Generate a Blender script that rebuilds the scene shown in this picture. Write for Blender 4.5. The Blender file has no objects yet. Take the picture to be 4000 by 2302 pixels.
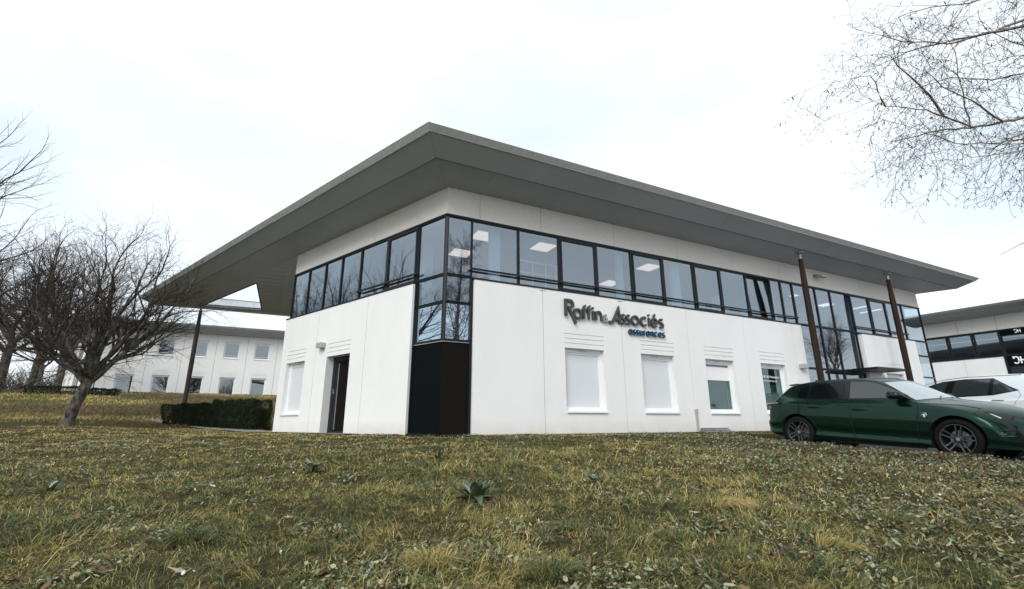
import bpy, bmesh, math, random
import numpy as np
from mathutils import Vector, Matrix
from mathutils.geometry import tessellate_polygon

random.seed(7)
RNG = np.random.default_rng(11)
SC = bpy.context.scene
COL = SC.collection
R = math.radians

# ------------------------------------------------------------------ camera
cd = bpy.data.cameras.new('camera'); cam = bpy.data.objects.new('camera', cd); COL.objects.link(cam)
th, ro = R(15.3026), R(-0.146)
fw = Vector((0, math.cos(th), math.sin(th))); up = Vector((0, -math.sin(th), math.cos(th))); rt = Vector((1, 0, 0))
r2 = rt * math.cos(ro) + up * math.sin(ro); u2 = -rt * math.sin(ro) + up * math.cos(ro)
cam.matrix_world = Matrix(((r2.x, u2.x, -fw.x, 0), (r2.y, u2.y, -fw.y, 0), (r2.z, u2.z, -fw.z, 0), (0, 0, 0, 1)))
cd.sensor_width = 36; cd.lens = 16.5256; cd.clip_end = 900; cd.clip_start = 0.05
SC.camera = cam

# ------------------------------------------------------------------ world: overcast sky over a physical sky
SUN_EL, SUN_AZ = R(38), R(200)
W = bpy.data.worlds.new('World'); SC.world = W; W.use_nodes = True
nt = W.node_tree; N = nt.nodes; L = nt.links
for n in list(N): N.remove(n)
out = N.new('ShaderNodeOutputWorld'); mixs = N.new('ShaderNodeMixShader')
sky = N.new('ShaderNodeTexSky'); sky.sky_type = 'NISHITA'; sky.sun_disc = False
sky.sun_elevation = SUN_EL; sky.sun_rotation = SUN_AZ
b1 = N.new('ShaderNodeBackground'); b1.inputs['Strength'].default_value = 0.12
L.new(sky.outputs[0], b1.inputs[0])
tc = N.new('ShaderNodeTexCoord'); mp = N.new('ShaderNodeMapping'); mp.inputs['Scale'].default_value = (1, 1, 2.2)
L.new(tc.outputs['Generated'], mp.inputs[0])
no = N.new('ShaderNodeTexNoise'); no.inputs['Scale'].default_value = 1.3; no.inputs['Detail'].default_value = 4; no.inputs['Roughness'].default_value = .45
L.new(mp.outputs[0], no.inputs[0])
cr = N.new('ShaderNodeValToRGB')
cr.color_ramp.elements[0].position = .36; cr.color_ramp.elements[0].color = (.66, .745, .79, 1)
cr.color_ramp.elements[1].position = .60; cr.color_ramp.elements[1].color = (.93, .97, 1.0, 1)
L.new(no.outputs[0], cr.inputs[0])
b2 = N.new('ShaderNodeBackground'); b2.inputs['Strength'].default_value = 0.95
L.new(cr.outputs[0], b2.inputs[0])
mixs.inputs[0].default_value = .86
L.new(b1.outputs[0], mixs.inputs[1]); L.new(b2.outputs[0], mixs.inputs[2]); L.new(mixs.outputs[0], out.inputs[0])

sd = bpy.data.lights.new('sun', 'SUN'); sd.energy = 1.5; sd.angle = R(28); sd.color = (1, .97, .93)
so = bpy.data.objects.new('sun', sd); COL.objects.link(so)
sdir = Vector((math.sin(SUN_AZ) * math.cos(SUN_EL), math.cos(SUN_AZ) * math.cos(SUN_EL), math.sin(SUN_EL)))
so.rotation_euler = sdir.to_track_quat('Z', 'Y').to_euler(); so.location = (0, -20, 30)

SC.view_settings.view_transform = 'Standard'; SC.view_settings.look = 'None'
SC.view_settings.exposure = 0.55; SC.view_settings.gamma = 1; SC.view_settings.use_curve_mapping = False

# ------------------------------------------------------------------ materials
def mat(name, col, rough=.6, metal=0., spec=.5, coat=0., bump=0., bscale=40., var=0., vscale=3., var_col=None, stretch=None, coords='Object', detail=5):
    m = bpy.data.materials.new(name); m.use_nodes = True
    t = m.node_tree; n = t.nodes; l = t.links; p = n['Principled BSDF']
    p.inputs['Base Color'].default_value = (*col, 1); p.inputs['Roughness'].default_value = rough
    p.inputs['Metallic'].default_value = metal; p.inputs['Specular IOR Level'].default_value = spec
    p.inputs['Coat Weight'].default_value = coat; p.inputs['Coat Roughness'].default_value = .04
    if var or bump:
        c = n.new('ShaderNodeTexCoord'); mpp = n.new('ShaderNodeMapping')
        if stretch: mpp.inputs['Scale'].default_value = stretch
        l.new(c.outputs[coords], mpp.inputs[0])
    if var:
        z = n.new('ShaderNodeTexNoise'); z.inputs['Scale'].default_value = vscale; z.inputs['Detail'].default_value = detail
        z.inputs['Roughness'].default_value = .6
        l.new(mpp.outputs[0], z.inputs[0])
        rp = n.new('ShaderNodeValToRGB'); rp.color_ramp.elements[0].position = .35; rp.color_ramp.elements[1].position = .68
        vc = var_col or tuple(x * (1 - var) for x in col)
        rp.color_ramp.elements[0].color = (*vc, 1); rp.color_ramp.elements[1].color = (*col, 1)
        l.new(z.outputs[0], rp.inputs[0]); l.new(rp.outputs[0], p.inputs['Base Color'])
    if bump:
        z2 = n.new('ShaderNodeTexNoise'); z2.inputs['Scale'].default_value = bscale; z2.inputs['Detail'].default_value = 4
        l.new(mpp.outputs[0], z2.inputs[0])
        bp = n.new('ShaderNodeBump'); bp.inputs['Strength'].default_value = bump; bp.inputs['Distance'].default_value = .02
        l.new(z2.outputs[0], bp.inputs['Height']); l.new(bp.outputs[0], p.inputs['Normal'])
    return m

def attr_mat(name, rough=.7, spec=.3, trans=0.):
    m = bpy.data.materials.new(name); m.use_nodes = True
    t = m.node_tree; n = t.nodes; l = t.links; p = n['Principled BSDF']
    a = n.new('ShaderNodeAttribute'); a.attribute_name = 'Col'
    l.new(a.outputs['Color'], p.inputs['Base Color']); p.inputs['Roughness'].default_value = rough
    p.inputs['Specular IOR Level'].default_value = spec
    if trans:
        tr = n.new('ShaderNodeBsdfTranslucent'); l.new(a.outputs['Color'], tr.inputs[0])
        mx = n.new('ShaderNodeMixShader'); mx.inputs[0].default_value = trans
        l.new(p.outputs[0], mx.inputs[1]); l.new(tr.outputs[0], mx.inputs[2]); l.new(mx.outputs[0], n['Material Output'].inputs[0])
    return m

def glass_mat(name, tint=(.55, .62, .66), refl=.2, bump=.0, gloss=(.90, .95, 1, 1)):
    m = bpy.data.materials.new(name); m.use_nodes = True
    t = m.node_tree; n = t.nodes; l = t.links
    for x in list(n):
        if x.type != 'OUTPUT_MATERIAL': n.remove(x)
    o = [x for x in n if x.type == 'OUTPUT_MATERIAL'][0]
    tr = n.new('ShaderNodeBsdfTransparent'); tr.inputs[0].default_value = (*tint, 1)
    gl = n.new('ShaderNodeBsdfGlossy'); gl.inputs['Roughness'].default_value = .0; gl.inputs[0].default_value = gloss
    lw = n.new('ShaderNodeFresnel'); gm = n.new('ShaderNodeNewGeometry'); mi = n.new('ShaderNodeMath'); mi.operation = 'MULTIPLY_ADD'
    mi.inputs[1].default_value = -.83333; mi.inputs[2].default_value = 1.5; l.new(gm.outputs['Backfacing'], mi.inputs[0]); l.new(mi.outputs[0], lw.inputs[0])
    ma = n.new('ShaderNodeMath'); ma.operation = 'ADD'; ma.inputs[1].default_value = refl; ma.use_clamp = True
    l.new(lw.outputs[0], ma.inputs[0])
    mx = n.new('ShaderNodeMixShader'); l.new(ma.outputs[0], mx.inputs[0]); l.new(tr.outputs[0], mx.inputs[1]); l.new(gl.outputs[0], mx.inputs[2])
    if bump:
        c = n.new('ShaderNodeTexCoord'); z = n.new('ShaderNodeTexNoise'); z.inputs['Scale'].default_value = .8
        l.new(c.outputs['Object'], z.inputs[0]); b = n.new('ShaderNodeBump'); b.inputs['Strength'].default_value = bump; b.inputs['Distance'].default_value = .02
        l.new(z.outputs[0], b.inputs['Height']); l.new(b.outputs[0], gl.inputs['Normal'])
    l.new(mx.outputs[0], o.inputs[0])
    return m

def emit_mat(name, col, s):
    m = bpy.data.materials.new(name); m.use_nodes = True
    p = m.node_tree.nodes['Principled BSDF']; p.inputs['Base Color'].default_value = (*col, 1)
    p.inputs['Emission Color'].default_value = (*col, 1); p.inputs['Emission Strength'].default_value = s
    return m

M = {}
M['plaster'] = mat('plaster', (.81, .81, .80), .85, bump=.3, bscale=60, var=.05, vscale=.9, stretch=(1.3, 1.3, .6), detail=9)
def splash(m):
    t = m.node_tree; n = t.nodes; l = t.links; p = n['Principled BSDF']; src = p.inputs['Base Color'].links[0].from_socket
    c = n.new('ShaderNodeTexCoord'); sx = n.new('ShaderNodeSeparateXYZ'); l.new(c.outputs['Object'], sx.inputs[0])
    z = n.new('ShaderNodeTexNoise'); z.inputs['Scale'].default_value = 2.5; z.inputs['Detail'].default_value = 8; l.new(c.outputs['Object'], z.inputs[0])
    mr = n.new('ShaderNodeMapRange'); mr.inputs[1].default_value = .38; mr.inputs[2].default_value = .0; l.new(sx.outputs['Z'], mr.inputs[0])
    mu = n.new('ShaderNodeMath'); mu.operation = 'MULTIPLY'; l.new(mr.outputs[0], mu.inputs[0]); l.new(z.outputs[0], mu.inputs[1])
    m2 = n.new('ShaderNodeMath'); m2.operation = 'MULTIPLY'; m2.inputs[1].default_value = .75; m2.use_clamp = True; l.new(mu.outputs[0], m2.inputs[0])
    mx = n.new('ShaderNodeMixRGB'); mx.inputs[2].default_value = (.52, .46, .37, 1); l.new(m2.outputs[0], mx.inputs[0]); l.new(src, mx.inputs[1]); l.new(mx.outputs[0], p.inputs['Base Color'])
splash(M['plaster'])
M['concrete'] = mat('concrete', (.74, .71, .665), .9, bump=.6, bscale=70, var=.13, vscale=26, stretch=(1, 1, .7), detail=8)
M['soffit'] = mat('soffit', (.43, .455, .475), .45, metal=.15, var=.07, vscale=.6)
M['slope'] = mat('slope', (.39, .41, .42), .45, metal=.15, var=.1, vscale=.5)
M['fascia'] = mat('fascia', (.50, .50, .475), .6, var=.55, vscale=2.0, stretch=(5.0, 5.0, .5), var_col=(.40, .40, .375), detail=10)
M['bead'] = mat('bead', (.10, .105, .10), .6)
M['inner_metal'] = mat('inner_metal', (.6, .63, .65), .5, var=.2, vscale=2)
M['frame'] = mat('frame', (.008, .011, .014), .45, spec=.28)
M['black_panel'] = mat('black_panel', (.0035, .0052, .0056), .9, spec=.08)
M['brown_panel'] = mat('brown_panel', (.009, .0075, .007), .9, spec=.08)
M['pvc'] = mat('pvc', (.80, .82, .83), .4)
M['blind'] = mat('blind', (.635, .655, .68), .5)
M['blind_white'] = mat('blind_white', (.80, .80, .80), .6)
M['glass'] = glass_mat('glass', (.62, .70, .75), .15)
M['glass_mirror'] = glass_mat('glass_mirror', (.10, .13, .15), .55, gloss=(.72, .86, 1, 1))
M['glass_low'] = glass_mat('glass_low', (.62, .78, .76), .03)
M['glass_dark'] = glass_mat('glass_dark', (.45, .52, .55), .14)
M['steel'] = mat('steel', (.28, .29, .29), .4, metal=.6)
M['grey_metal'] = mat('grey_metal', (.45, .44, .43), .5, metal=.3)
M['wood'] = mat('wood', (.042, .019, .012), .7, spec=.2, var=.7, vscale=3, stretch=(6, 6, .35), var_col=(.014, .011, .010), bump=.3, bscale=30)
M['wood_grey'] = mat('wood_grey', (.075, .062, .055), .8, spec=.2, var=.5, vscale=3, stretch=(6, 6, .35), bump=.3, bscale=30)
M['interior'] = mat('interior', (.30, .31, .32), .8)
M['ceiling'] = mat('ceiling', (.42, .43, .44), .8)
M['ivory'] = mat('ivory', (.86, .89, .90), .6)
M['rail_white'] = mat('rail_white', (.85, .88, .88), .5)
M['letter'] = mat('letter', (.045, .047, .047), .5)
M['letter_light'] = mat('letter_light', (.33, .33, .33), .5)
M['letter_blue'] = mat('letter_blue', (.003, .062, .115), .5)
M['lightpanel'] = emit_mat('lightpanel', (1, .70, .55), 1.2)
M['lightwhite'] = emit_mat('lightwhite', (1, .97, .95), 1.3)
M['lettering'] = mat('lettering', (.85, .88, .86), .5)
M['lettering_green'] = mat('lettering_green', (.55, .62, .25), .5)
M['lettering_grey'] = mat('lettering_grey', (.45, .47, .45), .5)
M['maroon'] = mat('maroon', (.045, .010, .008), .5)
M['bark'] = mat('bark', (.20, .185, .15), .95, spec=.1, bump=1, bscale=16, var=.7, vscale=9, var_col=(.028, .023, .02), stretch=(1, 1, .45), detail=10)
M['twig'] = mat('twig', (.055, .042, .036), .95, spec=.1)
M['twig_far'] = mat('twig_far', (.085, .066, .055), .9)
M['birch_bark'] = mat('birch_bark', (.50, .44, .38), .7, var=.8, vscale=8, stretch=(1, 1, 3), var_col=(.08, .06, .05))
M['birch_twig'] = mat('birch_twig', (.04, .028, .024), .8)
M['catkin'] = mat('catkin', (.035, .025, .02), .8)
M['leaf_brown'] = mat('leaf_brown', (.19, .075, .05), .7, var=.5, vscale=30)
M['leaf_dark'] = mat('leaf_dark', (.085, .035, .03), .7, var=.5, vscale=30)
M['leaf_pale'] = mat('leaf_pale', (.42, .33, .24), .7, var=.4, vscale=30)
M['paper'] = mat('paper', (.75, .75, .78), .6)
M['dock'] = mat('dock', (.085, .125, .06), .45, var=.4, vscale=12, bump=.4, bscale=25)
M['dock_silver'] = mat('dock_silver', (.27, .31, .27), .5, var=.3, vscale=12)
M['asphalt'] = mat('asphalt', (.055, .055, .058), .85, bump=.5, bscale=120, var=.25, vscale=4)
M['kerbstone'] = mat('kerbstone', (.30, .29, .28), .9, bump=.4, bscale=60, var=.3, vscale=6)
M['tyre'] = mat('tyre', (.008, .008, .009), .85, spec=.15)
M['rim_black'] = mat('rim_black', (.015, .015, .017), .3, spec=.6)
M['rim_alu'] = mat('rim_alu', (.12, .125, .13), .35, metal=.7)
M['car_glass'] = mat('car_glass', (.003, .004, .004), .05, spec=.32)
M['windscreen'] = mat('windscreen', (.40, .45, .47), .06, metal=.4, spec=1.0, coat=.6)  # bright sky reflection put into the colour by a pale, partly metallic base
M['car_glass_clear'] = mat('car_glass_clear', (.02, .026, .028), .02, spec=.9, coat=.3)
M['car_black'] = mat('car_black', (.012, .012, .013), .35)
M['gloss_black'] = mat('gloss_black', (.006, .006, .007), .15, spec=.45)
M['gap'] = mat('gap', (.003, .004, .004), .8)
M['car_green'] = mat('car_green', (.0085, .036, .0235), .27, metal=.8, spec=.3, coat=.30)
M['car_white'] = mat('car_white', (.72, .77, .80), .35, coat=1.0)
M['chrome'] = mat('chrome', (.6, .6, .62), .2, metal=1)
M['head_light'] = mat('head_light', (.02, .022, .025), .08, metal=.2, spec=.4, coat=.3)
M['tail_light'] = mat('tail_light', (.25, .24, .24), .15, coat=1)
M['hedge'] = attr_mat('hedge_leaves', .8, .15)
M['grass'] = attr_mat('grass_blades', .6, .3, .25)
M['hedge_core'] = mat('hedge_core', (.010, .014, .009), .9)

# ------------------------------------------------------------------ helpers
def tag(o, label=None, cat=None, group=None, kind=None):
    if label: o['label'] = label
    if cat: o['category'] = cat
    if group: o['group'] = group
    if kind: o['kind'] = kind
    return o

def empty(name, loc=(0, 0, 0)):
    o = bpy.data.objects.new(name, None); COL.objects.link(o); o.location = loc; o.empty_display_size = .2
    return o

class MB:
    """collects polygons in world space; build() stores them relative to an origin"""
    def __init__(s): s.v = []; s.f = []; s.mi = []
    def add(s, vs, fs, mi=0):
        k = len(s.v); s.v += [tuple(v) for v in vs]; s.f += [tuple(i + k for i in f) for f in fs]; s.mi += [mi] * len(fs)
    def hexa(s, p, mi=0):  # 8 points: bottom 0-3 ccw, top 4-7
        s.add(p, [(0, 3, 2, 1), (4, 5, 6, 7), (0, 1, 5, 4), (1, 2, 6, 5), (2, 3, 7, 6), (3, 0, 4, 7)], mi)
    def tube(s, p0, p1, r0, r1, n=8, cap=True, mi=0):
        p0 = Vector(p0); p1 = Vector(p1); d = (p1 - p0).normalized()
        a = d.orthogonal().normalized(); b = d.cross(a)
        vs = [];
        for p, r in ((p0, r0), (p1, r1)):
            for i in range(n):
                t = 2 * math.pi * i / n; vs.append(p + a * (math.cos(t) * r) + b * (math.sin(t) * r))
        fs = [(i, (i + 1) % n, n + (i + 1) % n, n + i) for i in range(n)]
        if cap: fs += [tuple(reversed(range(n))), tuple(range(n, 2 * n))]
        s.add(vs, fs, mi)
    def lathe(s, c, axis, prof, n=24, mi=0, close=False):
        c = Vector(c); ax = Vector(axis).normalized(); a = ax.orthogonal().normalized(); b = ax.cross(a)
        m = len(prof); vs = []
        for (h, r) in prof:
            for i in range(n):
                t = 2 * math.pi * i / n; vs.append(c + ax * h + a * (math.cos(t) * r) + b * (math.sin(t) * r))
        fs = []
        for j in range(m - 1 if not close else m):
            j2 = (j + 1) % m
            for i in range(n): fs.append((j * n + i, j * n + (i + 1) % n, j2 * n + (i + 1) % n, j2 * n + i))
        s.add(vs, fs, mi)
    def build(s, name, mats, parent=None, smooth=False, bevel=0, origin=None):
        me = bpy.data.meshes.new(name)
        o = origin
        if o is None: o = parent_origin(parent) if parent else (0, 0, 0)
        me.from_pydata([(v[0] - o[0], v[1] - o[1], v[2] - o[2]) for v in s.v], [], s.f)
        if not isinstance(mats, (list, tuple)): mats = [mats]
        for m in mats: me.materials.append(m)
        if len(mats) > 1: me.polygons.foreach_set('material_index', s.mi)
        bm = bmesh.new(); bm.from_mesh(me); bmesh.ops.recalc_face_normals(bm, faces=bm.faces); bm.to_mesh(me); bm.free()
        if smooth: me.polygons.foreach_set('use_smooth', [True] * len(me.polygons))
        ob = bpy.data.objects.new(name, me); COL.objects.link(ob)
        if parent: ob.parent = parent
        else: ob.location = o
        if bevel:
            b = ob.modifiers.new('b', 'BEVEL'); b.width = bevel; b.segments = 2; b.limit_method = 'ANGLE'
        return ob

def parent_origin(p):
    v = Vector((0, 0, 0))
    while p: v += Vector(p.location); p = p.parent
    return v

def text_mesh(s, size=1.0, ext=.004):
    c = bpy.data.curves.new('text', 'FONT'); c.body = s; c.size = size; c.extrude = ext
    o = bpy.data.objects.new('text', c); COL.objects.link(o)
    dg = bpy.context.evaluated_depsgraph_get(); me = bpy.data.meshes.new_from_object(o.evaluated_get(dg))
    bpy.data.objects.remove(o)
    return me

class Fac:
    """a facade frame: side L / R from the corner C; t along, o outwards, z up"""
    def __init__(s, C, dL, dR, z0=0.):
        s.C = Vector((C[0], C[1], 0)); s.z0 = z0
        s.d = {'L': Vector((*dL, 0)), 'R': Vector((*dR, 0))}
        nL = Vector((-dL[1], dL[0], 0)); nR = Vector((dR[1], -dR[0], 0)); s.n = {'L': nL, 'R': nR}
    def p(s, side, t, o, z): return s.C + s.d[side] * t + s.n[side] * o + Vector((0, 0, z + s.z0))
    def box(s, mb, side, t0, t1, o0, o1, z0, z1, mi=0):
        P = s.p
        mb.hexa([P(side, t0, o0, z0), P(side, t1, o0, z0), P(side, t1, o1, z0), P(side, t0, o1, z0),
                 P(side, t0, o0, z1), P(side, t1, o0, z1), P(side, t1, o1, z1), P(side, t0, o1, z1)], mi)

CX, CY = -1.66993, 11.19568
dL = (-0.76893352, 0.63932875); dR = (0.89337966, 0.44930255)
F = Fac((CX, CY), dL, dR)
# outward normals must face the camera
for k in ('L', 'R'):
    if F.n[k].dot(F.C) > 0: F.n[k] = -F.n[k]

def sm(a, b, x):
    k = np.clip((np.asarray(x, float) - a) / (b - a), 0, 1); return k * k * (3 - 2 * k)

def tq(x, y):
    px, py = np.asarray(x, float) - CX, np.asarray(y, float) - CY
    return px * dR[0] + py * dR[1], -(px * F.n['R'].x + py * F.n['R'].y)

def lawn_base(x, y):
    x = np.asarray(x, float); y = np.asarray(y, float)
    t, q = tq(x, y)
    z = -.92 + .058 * y
    lim = np.minimum(-.285 + .045 * np.maximum(0, -9 - x), .15)
    z = np.minimum(z, lim)
    z = z + 2.34 * sm(14, 40, q) * sm(4, -3, t)
    return z
def asphalt_z(x, y):
    t, q = tq(x, y); return -.524 - .028 * (-q - 3.3) + .02 * (t - 7.3)
def is_asphalt(x, y):
    t, q = tq(x, y); return ((t > 5.75) & (q < -2.75)) | (t > 13.9)
def micro(x, y):
    return .010 * (np.sin(x * 17 + 3 * np.sin(y * 11)) * np.sin(y * 19 + 2 * np.sin(x * 13))) * (np.asarray(y) < 14) + .022 * np.sin(x * 2.1 + 1.3 * np.sin(y * 1.7)) * np.sin(y * 2.7 + .9 * np.sin(x * 1.3)) + .010 * np.sin(x * 6.1 + y * 2.3) * np.sin(y * 7.3 - x * 1.9)
def ground_z(x, y):
    z = lawn_base(x, y) + micro(np.asarray(x, float), np.asarray(y, float))
    t, q = tq(x, y)
    w = np.minimum(sm(5.72, 5.9, t) * 1.0, sm(-2.72, -2.9, q)); w = np.maximum(w, sm(13.9, 14.1, t))
    return z * (1 - w) + (np.minimum(asphalt_z(x, y), 3) - .12) * w
def gz(x, y): return float(ground_z(x, y))

# ------------------------------------------------------------------ ground sheet
def build_ground():
    xs = np.concatenate([np.linspace(-320, -60, 14), np.linspace(-58, -14, 60), np.linspace(-13.8, 16, 150), np.linspace(16.5, 60, 60), np.linspace(64, 320, 12)])
    ys = np.concatenate([np.linspace(-60, -6, 12), np.linspace(-5, 20, 130), np.linspace(20.3, 60, 90), np.linspace(64, 420, 16)])
    X, Y = np.meshgrid(xs, ys); Z = ground_z(X, Y)
    V = np.stack([X.ravel(), Y.ravel(), Z.ravel()], 1); nx = len(xs)
    idx = np.arange(len(V)).reshape(Y.shape)
    Fc = np.stack([idx[:-1, :-1].ravel(), idx[:-1, 1:].ravel(), idx[1:, 1:].ravel(), idx[1:, :-1].ravel()], 1)
    me = bpy.data.meshes.new('lawn_ground'); me.from_pydata(V.tolist(), [], Fc.tolist())
    me.polygons.foreach_set('use_smooth', [True] * len(me.polygons))
    m = bpy.data.materials.new('lawn_soil'); m.use_nodes = True; t = m.node_tree; n = t.nodes; l = t.links; p = n['Principled BSDF']
    c = n.new('ShaderNodeTexCoord')
    def noise(s, d=6, r=.6):
        z = n.new('ShaderNodeTexNoise'); z.inputs['Scale'].default_value = s; z.inputs['Detail'].default_value = d; z.inputs['Roughness'].default_value = r
        l.new(c.outputs['Object'], z.inputs[0]); return z
    a = noise(.35); b = noise(9, 8, .7); d = noise(45, 4)
    r1 = n.new('ShaderNodeValToRGB'); e = r1.color_ramp.elements; e[0].position = .36; e[0].color = (.105, .062, .034, 1); e[1].position = .60; e[1].color = (.135, .12, .04, 1)
    e2 = r1.color_ramp.elements.new(.47); e2.color = (.15, .115, .047, 1)
    r2_ = n.new('ShaderNodeValToRGB'); e = r2_.color_ramp.elements; e[0].position = .35; e[0].color = (.035, .04, .018, 1); e[1].position = .66; e[1].color = (.20, .17, .075, 1)
    l.new(a.outputs[0], r1.inputs[0]); l.new(b.outputs[0], r2_.inputs[0])
    mx = n.new('ShaderNodeMixRGB'); mx.inputs[0].default_value = .45; l.new(r1.outputs[0], mx.inputs[1]); l.new(r2_.outputs[0], mx.inputs[2])
    dk = n.new('ShaderNodeMixRGB'); sx = n.new('ShaderNodeSeparateXYZ'); l.new(c.outputs['Object'], sx.inputs[0]); mr = n.new('ShaderNodeMapRange'); mr.inputs[1].default_value = 13; mr.inputs[2].default_value = 20
    l.new(sx.outputs['Y'], mr.inputs[0]); l.new(mr.outputs[0], dk.inputs[0]); l.new(r2_.outputs[0], dk.inputs[1]); l.new(mx.outputs[0], dk.inputs[2])
    e = r2_.color_ramp.elements; e[0].color = (.018, .018, .009, 1); e[1].color = (.085, .075, .032, 1)
    l.new(dk.outputs[0], p.inputs['Base Color']); p.inputs['Roughness'].default_value = .95; p.inputs['Specular IOR Level'].default_value = .1
    bp = n.new('ShaderNodeBump'); bp.inputs['Strength'].default_value = .8; bp.inputs['Distance'].default_value = .05
    l.new(d.outputs[0], bp.inputs['Height']); l.new(bp.outputs[0], p.inputs['Normal'])
    me.materials.append(m)
    o = bpy.data.objects.new('lawn_ground', me); COL.objects.link(o); tag(o, kind='structure')
build_ground()

def build_asphalt():
    mb = MB()
    def patch(t0, t1, q0, q1, nt_, nq):
        ts = np.linspace(t0, t1, nt_); qs = np.linspace(q0, q1, nq); V = []
        for q in qs:
            for t in ts:
                x = CX + dR[0] * t - F.n['R'].x * q; y = CY + dR[1] * t - F.n['R'].y * q
                V.append((x, y, float(asphalt_z(x, y))))
        k = nt_
        mb.add(V, [(j * k + i, j * k + i + 1, (j + 1) * k + i + 1, (j + 1) * k + i) for j in range(nq - 1) for i in range(nt_ - 1)])
    patch(5.95, 14.1, -60, -2.95, 10, 20); patch(14.1, 90, -60, 60, 30, 30)
    o = mb.build('car_park', M['asphalt']); tag(o, kind='structure')
    # kerb stones along the lawn
    k = empty('kerb', tuple(F.p('R', 5.85, 2.85, -.45))); tag(k, kind='structure')
    def stone(side0, a0, a1, along):
        mb = MB()
        if along == 'o': pts = [(5.80, a0), (5.94, a0), (5.94, a1), (5.80, a1)]
        else: pts = [(a0, 2.80), (a1, 2.80), (a1, 2.94), (a0, 2.94)]
        P = []
        for dz in (-.10, None):
            for (t, o_) in pts:
                p = F.p('R', t, o_, 0); zz = float(asphalt_z(p.x, p.y)); P.append(Vector((p.x, p.y, zz + (dz if dz else .085))))
        mb.hexa(P); mb.build('kerb_stone', M['kerbstone'], k, bevel=.012)
    for i in range(12): stone(0, 2.95 + i * 1.0, 2.95 + i * 1.0 + .985, 'o')
    for i in range(8): stone(0, 5.80 + i * 1.0, 5.80 + i * 1.0 + .985, 't')
build_asphalt()

def build_path():
    mb = MB(); V = []
    ts = np.linspace(3.0, 19.5, 40)
    for t in ts:
        w0 = .13 if t < 8.2 else -.55
        w1 = .13 + .34 + .08 * math.sin(t * 1.7) + (.55 * float(sm(7.5, 11, t)))
        for o_ in (w0, w1):
            p = F.p('L', float(t), o_, 0); V.append((p.x, p.y, float(lawn_base(p.x, p.y)) + .03))
    mb.add(V, [(2 * i, 2 * i + 2, 2 * i + 3, 2 * i + 1) for i in range(len(ts) - 1)])
    o = mb.build('footpath', M['kerbstone']); tag(o, kind='structure')
    mb = MB(); V = []
    ts = np.linspace(-.1, 13.6, 40)
    for t in ts:
        for o_ in (.13, .30 + .05 * math.sin(t * 2.3)):
            p = F.p('R', float(t), o_, 0); V.append((p.x, p.y, -.262))
    mb.add(V, [(2 * i, 2 * i + 2, 2 * i + 3, 2 * i + 1) for i in range(len(ts) - 1)])
    m = mat('soil_edge', (.11, .08, .055), .95, var=.5, vscale=6)
    o = mb.build('soil_strip', m); tag(o, kind='structure')
build_path()

# ------------------------------------------------------------------ office building
ZB, SI, DT, LT, ST, SO = -.28, .30, 1.97, 3.53, 5.20, 6.00
PR = .12   # lower wall stands proud of the glass line

def wall_panel(fr, side, t0, t1, z0, z1, root, opening=None, grooves=True, m='plaster', o1=PR, th=.40, name='wall_panel'):
    """precast panel; opening=(ta,tb,za,zb); three shallow grooves over the opening"""
    mb = MB(); g = .007
    a, b = t0 + g, t1 - g; ob, of = o1 - th, o1
    if not opening:
        fr.box(mb, side, a, b, ob, of, z0, z1)
    else:
        ta, tb, za, zb = opening
        fr.box(mb, side, a, ta, ob, of, z0, z1); fr.box(mb, side, tb, b, ob, of, z0, z1)
        if za > z0 + .02: fr.box(mb, side, ta, tb, ob, of, z0, za)
        if grooves:
            z = zb
            for gzc in (zb + .13, zb + .26, zb + .385):
                fr.box(mb, side, ta, tb, ob, of, z, gzc - .010)
                fr.box(mb, side, ta, tb, ob, of - .022, gzc - .010, gzc + .010); z = gzc + .010
            fr.box(mb, side, ta, tb, ob, of, z, z1)
        else: fr.box(mb, side, ta, tb, ob, of, zb, z1)
    return mb.build(name, M[m], root)

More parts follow.
